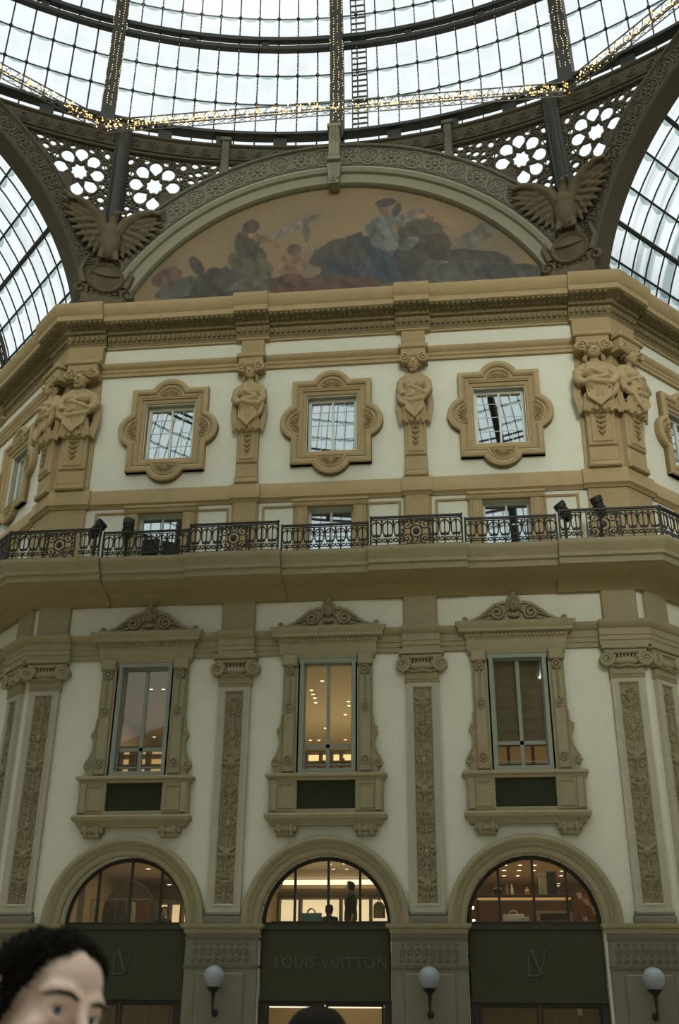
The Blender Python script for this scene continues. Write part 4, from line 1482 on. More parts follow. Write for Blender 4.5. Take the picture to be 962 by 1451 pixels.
def grille(label, F, sgn, cz, r, rc, xin, xc, ap):
    """half spandrel beside a corner; sgn the side of the corner, (cz, r) the arch below, rc the rosette centre, xc the corner"""
    t = thing('spandrel_grille', label, 'grille', F @ T((sgn * 5.6, 0, 25.5)), None)
    D = T((-sgn * 5.6, 0, -25.5))
    zat = lambda x: cz + sqrt(r * r - x * x) - .04
    xc -= .03
    out = []
    for k in range(25):
        x = xc + (xin - xc) * k / 24
        out.append((x, zat(x)))
    zi = zat(xin)
    for k in range(1, 5):
        if zi < FZ0 - .05:
            out.append((xin, zi + (FZ0 - zi) * k / 4))
    for k in range(1, 25):
        out.append((xin + (xc - xin) * k / 24, FZ0 if zi < FZ0 - .05 else max(zi, FZ0)))
    zl = zat(xc)
    for k in range(1, 12):
        out.append((xc, FZ0 + (zl - FZ0) * k / 12))
    out = out[::-1]               # counter-clockwise
    def dist_ok(h, mar):
        for q in h:
            if not inside(q, out):
                return False
            for (ax, az), (bx, bz) in zip(out, out[1:] + out[:1]):
                dx, dz = bx - ax, bz - az
                L = dx * dx + dz * dz
                u = 0 if L == 0 else max(0, min(1, ((q[0] - ax) * dx + (q[1] - az) * dz) / L))
                if (q[0] - ax - u * dx) ** 2 + (q[1] - az - u * dz) ** 2 < mar * mar:
                    return False
        return True
    X, Zc, RR = rc
    holes = []
    cent = []
    def put(h, c, rad, mar=.035):
        if c[0] > xc - .22 - rad or not dist_ok(h, mar):
            return
        if c[1] < zmin + (xc - c[0]) * .04:
            return
        for (p, q, s) in cent:
            if (p - c[0]) ** 2 + (q - c[1]) ** 2 < (rad + s + .018) ** 2:
                return
        holes.append(h)
        cent.append((c[0], c[1], rad))
    zmin = 24.75
    # eight-pointed star
    star = [(X + RR * (.345 if k % 2 == 0 else .265) * cos(PI * k / 8 + PI / 8), Zc + RR * (.345 if k % 2 == 0 else .265) * sin(PI * k / 8 + PI / 8)) for k in range(16)]
    put(star, (X, Zc), RR * .34)
    # eight round-backed petals pointing at the middle
    for k in range(8):
        a = PI * k / 4
        ca, sa = cos(a), sin(a)
        loc = [(.375, 0), (.58, -.225)] + [(.70 + .245 * cos(R(q)), .245 * sin(R(q))) for q in range(-85, 86, 17)] + [(.58, .225)]
        h = [(X + RR * (u * ca - v * sa), Zc + RR * (u * sa + v * ca)) for u, v in loc]
        put(h, (X + RR * .70 * ca, Zc + RR * .70 * sa), RR * .235, .015)
    for k in range(8):
        a2 = PI * k / 4 + PI / 8
        for rad, d, o in ((.030, .43, 0), (.034, .51, 0)):
            c = (X + RR * (d * cos(a2) - o * sin(a2)), Zc + RR * (d * sin(a2) + o * cos(a2)))
            if dist_ok(circ(*c, RR * rad, 6), .02):
                holes.append(circ(*c, RR * rad, 6))
        c = (X + RR * .985 * cos(a2), Zc + RR * .985 * sin(a2))
        put(circ(*c, RR * .115, 12), c, RR * .115, .02)
        for s in (-1, 1):
            for rad, d, o in ((.05, 1.03, .19), (.06, 1.09, .28), (.045, 1.03, .33), (.045, 1.14, .15)):
                a3 = a2 + s * o
                c = (X + RR * d * cos(a3), Zc + RR * d * sin(a3))
                put(circ(*c, RR * rad, 8), c, RR * rad, .02)
    # lace of scrolls and leaves everywhere else
    rnd = random.Random(11 + int(X * 10))
    for rad, tries in ((.125, 500), (.095, 1200), (.07, 2500), (.05, 4500), (.036, 5000)):
        for _ in range(tries):
            c = (rnd.uniform(xin, xc - .2), rnd.uniform(24.7, FZ0))
            if (c[0] - X) ** 2 + (c[1] - Zc) ** 2 < (RR * 1.02) ** 2:
                continue
            e2 = rnd.uniform(.75, 1.0)
            a0 = rnd.uniform(0, PI)
            h = [(c[0] + rad * (cos(a0) * cos(q) - e2 * sin(a0) * sin(q)), c[1] + rad * (sin(a0) * cos(q) + e2 * cos(a0) * sin(q))) for q in [2 * PI * k / 9 for k in range(9)]]
            put(h, c, rad, .02)
    f = pend_fn(sgn, cz, r, ap)
    b = MB().prism(out, -.05, .05, holes, f)
    if sgn < 0:
        b.f = [q[::-1] for q in b.f]
    b.build('pierced_plate', M['bronze'], t, F=D)
    b = MB()
    for rr_ in (.36, .98):
        pts = []
        for k in range(40):
            q = (X + RR * rr_ * cos(2 * PI * k / 40), Zc + RR * rr_ * sin(2 * PI * k / 40))
            if inside(q, out):
                pts.append(f(q[0], -.06, q[1]))
            else:
                if len(pts) > 2:
                    b.tube(pts, .022, 5)
                pts = []
        if len(pts) > 2:
            b.tube(pts, .022, 5)
    pts = [f(q[0], -.06, q[1]) for q in out]
    b.tube(pts, .06, 6, closed=True)
    b.build('raised_border', M['bronze'], t, F=D)
    return t
grille('pierced spandrel grille with star rosette, right of the left corner post', FRONT, -1, ROCK, 8.72, (5.93, 25.90, .90), 3.55, UC, 18.95)
grille('pierced spandrel grille with star rosette, left of the right corner post', FRONT, 1, ROCK, 8.72, (5.93, 25.90, .90), 3.55, UC, 18.95)
grille('pierced spandrel grille with star rosette, at far left over the left arcade arch', SIDE_L, 1, ARMZ, 8.77, (6.98, 25.90, .90), 4.6, 8.31, 18.49)
grille('pierced spandrel grille with star rosette, at far right over the right arcade arch', SIDE_R, -1, ARMZ, 8.77, (6.98, 25.90, .90), 4.6, 8.31, 18.49)

def corner_frame(k):
    return T((-k * UC, 0, 0)) @ Matrix.Rotation(R(22.5 * k), 4, 'Z')
CL, CR = corner_frame(1), corner_frame(-1)
def corner_post(label, F):
    t = thing('corner_post', label, 'post', F @ T((0, 0, 23.2)), 'iron posts between the spandrel grilles')
    D = T((0, 0, -23.2))
    b = MB()
    n = 12
    pts = []
    for k in range(n + 1):
        z = 23.2 + (27.95 - 23.2) * k / n
        t_ = min(1, max(0, (z - 23.4) / (FZ0 - 23.4)))
        pts.append((0, -.89 * t_, z))
    v = []
    for x, y, z in pts:
        v += [(-.25, y + .05, z), (-.25, y - .16, z), (-.12, y - .24, z), (.12, y - .24, z), (.25, y - .16, z), (.25, y + .05, z)]
    f = []
    for k in range(n):
        for j in range(6):
            j2 = (j + 1) % 6
            f.append((k * 6 + j, k * 6 + j2, k * 6 + 6 + j2, k * 6 + 6 + j))
    f += [(0, 5, 4, 3, 2, 1), tuple(n * 6 + j for j in range(6))]
    b.add(v, [q[::-1] for q in f])
    b.build('shaft', M['dome_iron'], t, F=D)
    b = MB()
    for s in (-1, 1):
        b.tube([(s * .17, q[1] - .22, q[2]) for q in pts], .035, 5)
    b.build('edge_beads', M['dome_iron'], t, F=D)
corner_post('dark iron post between the two left spandrel grilles', CL)
corner_post('dark iron post between the two right spandrel grilles', CR)

# ---------------------------------------------------------------- eagle groups over the corners
def eagle(label, F):
    t = thing('eagle_sculpture', label, 'sculpture', F @ T((0, -.18, 21.0)), 'eagles over the corner shields')
    for s in (-1, 1):
        b = MB()
        fwd = lambda x: -.43 * abs(x)
        for row, (n, L, w) in enumerate(((10, 1.15, .17), (8, .80, .15), (6, .50, .13))):
            for k in range(n):
                u = k / (n - 1)
                ang = R(-70 + 95 * u)
                x0, z0 = s * (.20 + .42 * u), 2.75 + .62 * u
                l = L * (.70 + .30 * u)
                cx, cz = x0 + s * cos(ang) * l * .5, z0 + sin(ang) * l * .5
                q = Matrix.Rotation(-s * R(23), 3, 'Z') @ Matrix.Rotation(-ang if s > 0 else PI + ang, 3, 'Y')
                b.ball((cx, fwd(cx) - .10 - .07 * row, cz), (l * .56, .05, w * .60), 9, 6, q)
        b.tube([(s * x, fwd(x) - .26, z) for x, z in ((.15, 2.75), (.40, 3.25), (.80, 3.55), (1.15, 3.62), (1.45, 3.5))], [.22, .19, .15, .11, .05], 8)
        voxel(b, .03, 'wing', M['eagle'], t)
    b = MB()
    b.ball((0, -.34, 2.45), (.36, .30, .66), 16, 12)
    b.ball((0, -.42, 2.80), (.30, .24, .34), 14, 10)
    b.tube([(0, -.40, 2.95), (.02, -.46, 3.25), (.07, -.52, 3.40)], [.19, .14, .12], 10)
    b.ball((.09, -.55, 3.44), (.16, .15, .13), 12, 8)
    b.tube([(.15, -.63, 3.45), (.25, -.72, 3.43), (.28, -.75, 3.34)], [.065, .05, .012], 8)
    for s in (-1, 1):
        b.tube([(s * .15, -.38, 2.1), (s * .24, -.46, 1.85), (s * .22, -.52, 1.70)], [.15, .10, .06], 8)
        for q in (-1, 0, 1):
            b.tube([(s * .22, -.50, 1.72), (s * .22 + q * .09, -.62, 1.68), (s * .22 + q * .11, -.65, 1.59)], [.045, .035, .012], 6)
    for k in range(5):
        b.ball(((k - 2) * .12, -.18, 1.85), (.09, .05, .42), 8, 6, Matrix.Rotation(-(k - 2) * .15, 3, 'Y'))
    voxel(b, .025, 'body', M['eagle'], t)
    sh = MB().lathe([(0, -.2), (.46, -.2), (.56, .05), (.58, .16), (.53, .24), (.46, .20), (.42, .16), (.2, .24), (0, .27)], 32, (0, -.18, 1.10), 'y').build('shield', M['eagle'], t)
    b = MB()
    b.tube([(-.42, -.36, 1.24), (-.2, -.46, 1.12), (0, -.49, 1.08), (.2, -.46, 1.12), (.42, -.36, 1.24)], .035, 6)
    for k in range(9):
        a = R(200 + 17.5 * k)
        b.ball((.62 * cos(a), -.28, 1.10 + .62 * sin(a)), (.10, .07, .06), 7, 5, Matrix.Rotation(-a - 1.2, 3, 'Y'))
    b.build('laurel_festoon', M['eagle'], sh)
    b = MB().bevbox(-.66, .66, -.42, .20, .0, .42, .06)
    b.bevbox(-.54, .54, -.36, .20, .42, .52, .04)
    b.box(-.5, .5, -.12, .20, .5, 2.0)
    for s in (-1, 1):
        b.tube(spiral(s * .72, .60, .24, .04, -90, -s * 1.4, 24, -.3), .06, 6)
        b.tube([(s * .62, -.3, .8), (s * .78, -.3, 1.3), (s * .62, -.2, 1.9)], [.12, .10, .06], 7)
    b.build('pedestal', M['eagle'], t)
    return t
M['eagle'] = mat('dark_gilt_stone', (.090, .072, .038), .8, var=.4, vscale=6, bump=.4)
eg = eagle('dark carved eagle with spread wings over the round shield, left corner', CL)
dup(eg, CR @ T((0, -.18, 21.0)), 'dark carved eagle with spread wings over the round shield, right corner')

# ---------------------------------------------------------------- drum under the dome
DCX, DCY, DCZ, DR = 0, -18.95, 28.2, 19.4
DF = T((DCX, DCY, DCZ))
def drum():
    t = thing('dome_drum', 'dark round drum with running scroll frieze under the glass dome', 'drum', T((0, DCY, 26.8)))
    D = T((0, 0, 0))
    z = lambda q: q - 26.8
    def band(prof, n=192):
        b = MB()
        pts = [(0.0, 0.0)] * n
        path = [(sin(2 * PI * k / n), cos(2 * PI * k / n)) for k in range(n)]
        m = len(prof)
        for px, py in path:
            for r, zz in prof:
                b.v.append((px * r, py * r, z(zz)))
        for i in range(n):
            i2 = (i + 1) % n
            for j in range(m):
                j2 = (j + 1) % m
                b.f.append((i * m + j, i * m + j2, i2 * m + j2, i2 * m + j))
        return b
    r0 = RD
    band([(r0 + .06, 26.86), (r0 - .10, 26.86), (r0 - .14, 26.89), (r0 - .14, 26.93), (r0 - .06, 26.95), (r0 - .06, 26.99), (r0 - .14, 27.02), (r0 - .14, 27.06), (r0 - .02, 27.10), (r0 - .02, 27.62), (r0 - .10, 27.66), (r0 - .12, 27.71), (r0 - .04, 27.74), (r0 + .06, 27.74)]).build('frieze', M['bronze'], t)
    band([(r0 + .12, 28.07), (r0 - .18, 28.07), (r0 - .24, 28.09), (r0 - .24, 28.20), (r0 - .16, 28.26), (r0 + .12, 28.26)]).build('ring_beam', M['dome_iron'], t)
    sp0 = MB().box(-.22, .22, RD - .10, RD + .05, z(27.72), z(28.09)).build('spacer', M['dome_iron'], t)
    for k in range(1, 64):
        o = sp0.copy()
        C.objects.link(o)
        o.parent = t
        o.rotation_euler = (0, 0, 2 * PI * k / 64)
    b = MB()
    n = 210
    for k in range(n):
        lon = 2 * PI * (k + .5) / n
        l = math.degrees(lon) % 360
        if 62 < l < 298:
            continue
        sp = spiral(0, 27.37, .20, .03, -120, 1.9, 24)
        sp = [(-.32, 0, 27.14)] + [(p[0], 0, p[2]) for p in sp]
        b.tube([((RD - .04) * sin(lon + p[0] / 19), (RD - .04) * cos(lon + p[0] / 19), z(p[2])) for p in sp], .024, 5)
    b.build('running_scroll', M['bronze_light'], t)
drum()
def drum_bracket(label, lon):
    F = T((0, DCY, 0)) @ Matrix.Rotation(R(-lon), 4, 'Z') @ T((0, RD - .04, 26.35))
    o = MB().bevbox(-.13, .13, -.20, .10, 0, 1.5, .03).bevbox(-.18, .18, -.26, .10, 1.36, 1.52, .03).bevbox(-.16, .16, -.24, .1, -.05, .12, .03).build('drum_bracket', M['bronze_light'], F=F)
    tag(o, label, 'bracket', 'grey brackets below the drum')
drum_bracket('grey upright bracket below the drum, left of the arch crown', -10.9)
drum_bracket('grey upright bracket below the drum, right of the arch crown', 10.9)
drum_bracket('grey upright bracket below the drum over the left arcade arch', -33.9)
drum_bracket('grey upright bracket below the drum over the right arcade arch', 33.9)

# ---------------------------------------------------------------- the glass dome
def sph(lat, lon, r):
    a, o = R(lat), R(lon)
    return (r * cos(a) * sin(o), r * cos(a) * cos(o), r * sin(a))
def dome():
    t = thing('glass_dome', 'great glazed iron dome over the octagon', 'dome', DF)
    LT = 74
    # main ribs
    b = MB()
    n = 30
    for i in range(n + 1):
        lat = -1 + (LT + 1) * i / n
        w = .23 - .09 * i / n
        for q, r in ((-1, DR + .12), (-1, DR - .34), (1, DR - .34), (1, DR + .12)):
            p = sph(lat, 0, r)
            b.v.append((p[0] + q * w, p[1], p[2]))
    for i in range(n):
        for j in range(4):
            j2 = (j + 1) % 4
            b.f.append((i * 4 + j, i * 4 + j2, i * 4 + 4 + j2, i * 4 + 4 + j))
    b.f += [(3, 2, 1, 0), tuple(n * 4 + j for j in range(4))]
    rib = b.build('rib', M['dome_iron'], t)
    for k in range(1, 16):
        o = rib.copy()
        C.objects.link(o)
        o.parent = t
        o.rotation_euler = (0, 0, R(22.5 * k))
    # rings
    def ring(lat, hw, d, n=128):
        b = MB()
        for k in range(n):
            lon = 360 * k / n
            for la, r in ((lat - hw, DR + .05), (lat - hw, DR - d), (lat + hw, DR - d), (lat + hw, DR + .05)):
                b.v.append(sph(la, lon, r))
        for k in range(n):
            k2 = (k + 1) % n
            for j in range(4):
                j2 = (j + 1) % 4
                b.f.append((k * 4 + j, k * 4 + j2, k2 * 4 + j2, k2 * 4 + j))
        return b
    for lat in (11.4, 24.6, 38.0, 52.0):
        b = ring(lat - .52, .20, .20)
        k2 = ring(lat + .52, .20, .20)
        b.add(k2.v, k2.f)
        for k in range(96):        # webs joining the twin flanges
            lon = 3.75 * k
            c = sph(lat, lon, DR - .10)
            q = Matrix.Rotation(R(-lon), 3, 'Z')
            v = [Vector(c) + q @ Vector((x, y, z)) for x in (-.12, .12) for y in (-.06, .1) for z in (-.2, .2)]
            if k % 2 == 0:
                b.add(v, [(0, 1, 3, 2), (4, 6, 7, 5), (0, 4, 5, 1), (2, 3, 7, 6), (0, 2, 6, 4), (1, 5, 7, 3)])
        b.build('twin_ring', M['dome_iron'], t)
    ring(LT, .9, .5).build('crown_ring', M['dome_iron'], t)
    b = MB().lathe([(DR * cos(R(LT)), DR * sin(R(LT))), (DR * cos(R(80)), DR * sin(R(80)) + .2), (1.5, DR + .4), (0, DR + .6)], 48)
    b.build('lantern_roof', M['dome_iron'], t)
    # one glazed field between two ribs: thin bars, purlins and lapped panes
    b = MB()
    NB = 11
    for j in range(1, NB):
        lon = 22.5 * j / NB
        top = LT if j % 2 == 0 else 52
        m = 26
        b.tube([sph(-1 + (top + 1) * i / m, lon, DR) for i in range(m + 1)], .030, 4)
    lats = [4.2, 7.8, 14.6, 17.9, 21.2, 27.5, 31, 34.5, 41.5, 45, 48.5, 55.5, 59, 62.5, 66, 70]
    for la in lats:
        b.tube([sph(la, 22.5 * j / NB, DR) for j in range(NB + 1)], .022, 4)
        for j in range(1, NB):
            b.ball(sph(la, 22.5 * j / NB, DR - .02), .075, 6, 4)
    bars = b.build('glazing_bars', M['dome_iron'], t)
    b = MB().grid(lambda u, v: sph(-1 + (LT + 1) * v, 22.5 * u, DR + .02), 6, 24)
    nb = len(b.f)
    for la in lats:               # sagging overlaps of the panes
        for j in range(NB):
            m = 6
            k0 = len(b.v)
            for i in range(m + 1):
                lo = 22.5 * (j + i / m) / NB
                sag = .36 * (1 - (2 * i / m - 1) ** 2)
                b.v += [sph(la + .04, lo, DR - .03), sph(la - .12 - sag, lo, DR - .03)]
            for i in range(m):
                b.f.append((k0 + 2 * i, k0 + 2 * i + 1, k0 + 2 * i + 3, k0 + 2 * i + 2))
    gl = b.build('panes', M['pane_dome'], bars)
    gl.data.materials.append(M['lap'])
    for q in range(nb, len(gl.data.polygons)):
        gl.data.polygons[q].material_index = 1
    for k in range(1, 16):
        o = bars.copy()
        C.objects.link(o)
        o.parent = t
        o.rotation_euler = (0, 0, R(22.5 * k))
        for src in (gl,):
            g = src.copy()
            C.objects.link(g)
            g.parent = o
M['lap'] = glass('pane_overlap', (.46, .56, .54), .02, .3)
dome()

# ---------------------------------------------------------------- glass barrel vaults over the arcades
def vault(label, F, L, detail=True, seed=0):
    t = thing('glass_vault', label, 'vault', F @ T((0, 0, 20.9)), None)
    D = T((0, 0, -20.9))
    r = 7.98
    P = lambda a, y, rr=r: (rr * cos(R(a)), y, ARMZ + rr * sin(R(a)))
    A0 = 11
    nh = 40
    # main openwork hoops
    y = 5.6
    while y < L:
        b = MB()
        for dy in (-.16, .16):
            b.tube([P(A0 + (180 - 2 * A0) * i / nh, y + dy, r - .12) for i in range(nh + 1)], .07, 6)
        for i in range(0, 79):
            a = A0 + (180 - 2 * A0) * (i + .5) / 79
            c = P(a, y, r - .12)
            q = Matrix.Rotation(R(90 - a), 3, 'Y')
            pts = [Vector(c) + q @ Vector((.13 * cos(R(w)), .13 * sin(R(w)), 0)) for w in range(0, 360, 45)]
            b.tube(pts, .03, 4, closed=True)
        b.build('openwork_hoop', M['dome_iron'], t, F=D)
        y += 5.6
    # longitudinal purlins, every fourth one heavy
    st = 7.9
    k = 0
    a = A0
    while a <= 180 - A0:
        h = k % 3 == 0
        MB().tube([P(a, .3, r - .03), P(a, L, r - .03)], .075 if h else .035, 6).build('purlin', M['dome_iron'], t, F=D)
        a += st
        k += 1
    # thin hoops carrying the panes
    b = MB()
    m = int(L / .62)
    for i in range(m):
        yy = .45 + .62 * i
        b.tube([P(A0 + (180 - 2 * A0) * q / 30, yy) for q in range(31)], .026, 4)
    bars = b.build('glazing_bars', M['dome_iron'], t, F=D)
    b = MB().grid(lambda u, v: P(A0 + (180 - 2 * A0) * u, .25 + (L - .25) * v, r + .03), 48, 8)
    nb = len(b.f)
    a = A0
    while a <= 180 - A0:
        for i in range(min(m, 34)):
            k0 = len(b.v)
            for q in range(6):
                u = q / 5
                sag = 1.15 * (1 - (2 * u - 1) ** 2) + .25
                s = 1 if a < 90 else -1
                b.v += [P(a + .2 * s, .45 + .62 * (i + u), r - .02), P(a - sag * s, .45 + .62 * (i + u), r - .02)]
            for q in range(5):
                b.f.append((k0 + 2 * q, k0 + 2 * q + 1, k0 + 2 * q + 3, k0 + 2 * q + 2))
        a += st
    gl = b.build('panes', M['pane_vault'] if seed else M['pane_vault_clean'], bars, F=I4)
    gl.data.materials.append(M['lap'])
    for q in range(nb, len(gl.data.polygons)):
        gl.data.polygons[q].material_index = 1
    return t
vault('glass barrel vault of the left arcade, crossed by black glazing bars', SIDE_L, 34)
vault('glass barrel vault of the right arcade, streaked with dark grime', SIDE_R, 34, seed=1)

# ---------------------------------------------------------------- lattice trusses with fairy lights, strings on the ribs
M['alu'] = mat('grey_truss', (.10, .105, .09), .45, metal=.3)
M['bulb'] = mat('warm_bulb', (.9, .5, .15), .4, emit=(1.0, .50, .14), es=2.6)
M['bulb_pale'] = mat('pale_bulb', (.9, .75, .45), .4, emit=(1.0, .78, .42), es=1.5)
M['wire'] = mat('thin_cable', (.05, .05, .04), .6)
def light_truss(label, k, nb):
    """lattice girder between two corners of the octagon, inside the drum"""
    F = side_frame(k) @ T((0, 0, 27.28))
    t = thing('light_truss', label, 'truss', F, 'lattice trusses under the dome')
    h = 18.95 - 17.55
    L = 17.55 * math.tan(R(22.5))
    y = -h
    b = MB()
    ch = [(y - .12, .34), (y + .12, .34), (y, .10), (y, -.10)]
    for yy, zz in ch[:3]:
        b.tube([(-L, yy, zz), (L, yy, zz)], .025, 6)
    b.tube([(-L, y, -.10), (L, y, -.10)], .018, 6)
    b.build('chords', M['alu'], t)
    b = MB()
    n = 44
    for i in range(n):
        x0, x1 = -L + 2 * L * i / n, -L + 2 * L * (i + 1) / n
        for p, q in ((0, 2), (1, 2)):
            b.tube([(x0, *ch[p]), ((x0 + x1) / 2, *ch[q]), (x1, *ch[p])], .012, 4)
        b.tube([(x0, *ch[2]), (x1, *ch[3])], .009, 4)
        b.tube([(x0, *ch[3]), (x1, *ch[2])], .009, 4)
    b.build('lattice', M['alu'], t)
    rnd = random.Random(k + 20)
    b, b2 = MB(), MB()
    for i in range(nb):
        x = rnd.uniform(-L, L)
        c = (x, y + rnd.uniform(-.15, .15), rnd.uniform(.10, .36))
        (b if rnd.random() < .6 else b2).ball(c, rnd.choice((.016, .02, .028)), 5, 4)
    g = MB()
    x = -L
    pts = []
    while x < L:
        pts.append((x, y + rnd.uniform(-.14, .14), rnd.uniform(.1, .36)))
        x += .09
    g.tube(pts, .006, 4)
    gt = bpy.data.objects.new('fairy_lights', None)
    C.objects.link(gt)
    gt.matrix_world = F
    tag(gt, label.replace('lattice truss', 'tangle of amber fairy lights on the lattice truss').replace('grey ', ''), 'string lights', 'fairy lights on the trusses')
    gt['kind'] = 'stuff'
    g.build('cable', M['wire'], gt)
    b.build('amber_bulbs', M['bulb'], gt)
    b2.build('pale_bulbs', M['bulb_pale'], gt)
light_truss('grey lattice truss across the front side of the dome', 0, 620)
light_truss('grey lattice truss running out past the left photo edge', 1, 420)
light_truss('grey lattice truss running out past the right photo edge', -1, 420)

M['bulb_small'] = mat('small_bulb', (.9, .7, .35), .4, emit=(1.0, .72, .34), es=1.1)
for nm, k in (('middle rib', 0), ('left rib', 1), ('right rib', -1)):
    rnd = random.Random(40 + k)
    g, b = MB(), MB()
    for q in range(4):
        off = -.55 + .36 * q
        pts = []
        for i in range(60):
            lat = .8 + .62 * i
            pts.append(sph(lat, -22.5 * k + math.degrees((off * .42 + rnd.uniform(-.03, .03)) / DR), DR - .40 - .03 * (q % 2)))
        g.tube(pts, .005, 4)
        for i, p in enumerate(pts[:-1]):
            p2 = pts[i + 1]
            for f in (.0, .5):
                if rnd.random() < .72:
                    b.ball([p[z] + (p2[z] - p[z]) * f for z in range(3)], .016, 5, 4)
    gt = bpy.data.objects.new('rib_lights', None)
    C.objects.link(gt)
    gt.matrix_world = DF
    tag(gt, 'strings of tiny fairy lights hanging down the %s of the dome' % nm, 'string lights', 'fairy lights on the dome ribs')
    gt['kind'] = 'stuff'
    g.build('cable', M['wire'], gt)
    b.build('bulbs', M['bulb_small'], gt)
# strings along the thin bars near the middle of the picture
g, b = MB(), MB()
rnd = random.Random(77)
for j in list(range(-10, 11)):
    if j == 0:
        continue
    lon = 22.5 * j / 11
    lat = 1.0
    while lat < 22:
        if rnd.random() < .5:
            b.ball(sph(lat, lon + rnd.uniform(-.04, .04), DR - .07), .011, 5, 4)
        lat += .42
    g.tube([sph(1 + i * .7, lon, DR - .06) for i in range(31)], .004, 4)
gt = bpy.data.objects.new('bar_lights', None)
C.objects.link(gt)
gt.matrix_world = DF
tag(gt, 'sparse fairy lights strung along the thin glazing bars either side of the middle rib', 'string lights')
gt['kind'] = 'stuff'
g.build('cable', M['wire'], gt)
b.build('bulbs', M['bulb_small'], gt)

# ---------------------------------------------------------------- ladder up the dome beside the middle rib
lt = thing('maintenance_ladder', 'grey rung ladder on the glass just right of the middle rib', 'ladder', DF @ T(sph(0, 2.2, DR)))
D = T(-Vector(sph(0, 2.2, DR)))
for lo in (1.45, 2.95):
    MB().tube([sph(.5 + i * 1.2, lo, DR + .14) for i in range(36)], .022, 6).build('rail', M['alu'], lt, F=D)
for i in range(62):
    la = 1.0 + i * .68
    a, c = sph(la, 1.45, DR + .14), sph(la, 2.95, DR + .14)
    MB().tube([a, c], .038, 5).build('rung', M['alu'], lt, F=D)
# ---------------------------------------------------------------- lamps and goods inside the building
def area(nm, x, y, z, sx_, sy_, w, col=(1, .83, .58), rot=(0, 0, 0)):
    l = bpy.data.lights.new(nm, 'AREA')
    l.shape = 'RECTANGLE'
    l.size, l.size_y = sx_, sy_
    l.energy = w
    l.color = col
    o = bpy.data.objects.new(nm, l)
    C.objects.link(o)
    o.location = (x, y, z)
    o.rotation_euler = rot
    return o
area('first_floor_light', -BAY, 4.5, 9.9, 3, 5, 40)
area('first_floor_light', 0, 4.5, 9.9, 3, 5, 120)
area('first_floor_light', BAY, 4.5, 9.9, 3, 5, 22)
area('first_floor_uplight', -BAY, 5, 6.5, 3, 5, 26, rot=(PI, 0, 0))
area('first_floor_uplight', 0, 5, 6.5, 3, 5, 75, rot=(PI, 0, 0))
area('gallery_light', -BAY, 3.4, 5.28, 3, 4, 26)
area('gallery_light', 0, 3.6, 5.28, 3, 3, 30)
area('gallery_light', BAY, 3.0, 5.28, 3, 4, 46)
area('gallery_uplight', -BAY, 3.5, 3.35, 3, 3, 22, rot=(PI, 0, 0))
area('gallery_uplight', 0, 3.5, 3.35, 3, 3, 24, rot=(PI, 0, 0))
area('gallery_uplight', BAY, 4.5, 3.35, 3, 4, 30, rot=(PI, 0, 0))
area('ground_shop_light', -BAY, 2.2, 2.78, 3, 2.5, 18)
area('ground_shop_light', 0, 2.2, 2.78, 3, 2.5, 30)
area('ground_shop_light', BAY, 2.2, 2.78, 3, 2.5, 22)

M['spot'] = mat('spot_glow', (1, .9, .7), .4, emit=(1.0, .80, .48), es=3.0)
M['glow'] = mat('cove_glow', (1, .95, .85), .4, emit=(1.0, .88, .66), es=1.0)
M['glow_warm'] = mat('shelf_glow', (1, .85, .6), .4, emit=(1.0, .70, .34), es=1.15)
M['trim_ring'] = mat('spot_ring', (.5, .45, .38), .4)
def downlight(label, x, y, z, grp, r=.05):
    t = thing('downlight', label, 'ceiling light', T((x, y, z)), grp)
    MB().lathe([(r, -.004), (r * 1.35, -.012), (r * 1.4, 0), (r, 0)], 14).build('ring', M['trim_ring'], t)
    MB().lathe([(0, -.010), (r * .95, -.008), (r * .95, -.001), (0, 0)], 14).build('lens', M['spot'], t)
for x, y in ((-.27, 3.06), (-.30, 4.07), (.11, 3.01), (.06, 4.08), (.43, 4.1)):
    downlight('small round downlight in the gallery ceiling behind the middle arched window', x, y, 5.35, 'downlights behind the middle arched window')
for x, y in ((4.26, 3.47), (4.64, 3.48), (5.01, 3.50), (4.26, 4.52), (4.66, 4.54), (5.04, 4.56), (4.29, 5.66), (4.67, 5.67), (5.8, 4.7), (5.86, 5.72), (5.92, 7.58), (5.95, 8.11)):
    downlight('small round downlight in the gallery ceiling behind the right arched window', x, y, 5.35, 'downlights behind the right arched window', .055)
for x, y in ((-5.33, 3.8), (-5.71, 7.45), (-4.4, 6.2)):
    downlight('small round downlight in the gallery ceiling behind the left arched window', x, y, 5.35, 'downlights behind the left arched window', .065)
for x, y in ((-.44, 2.16), (-.85, 3.02), (-.86, 3.43), (-.86, 3.81), (-.90, 4.29), (.06, 4.25), (.03, 4.69), (-.18, 5.67), (-.98, 7.24), (-1.67, 8.78), (-1.39, 8.81), (-.51, 8.79)):
    downlight('small round downlight in the warm ceiling behind the middle tall window', x, y, 10.0, 'downlights behind the middle tall window')
for x, y in ((-7.0, 7.9), (-6.72, 7.95), (-5.32, 2.55), (-4.98, 2.58)):
    downlight('small round downlight in the warm ceiling behind the left tall window', x, y, 10.0, 'downlights behind the left tall window')

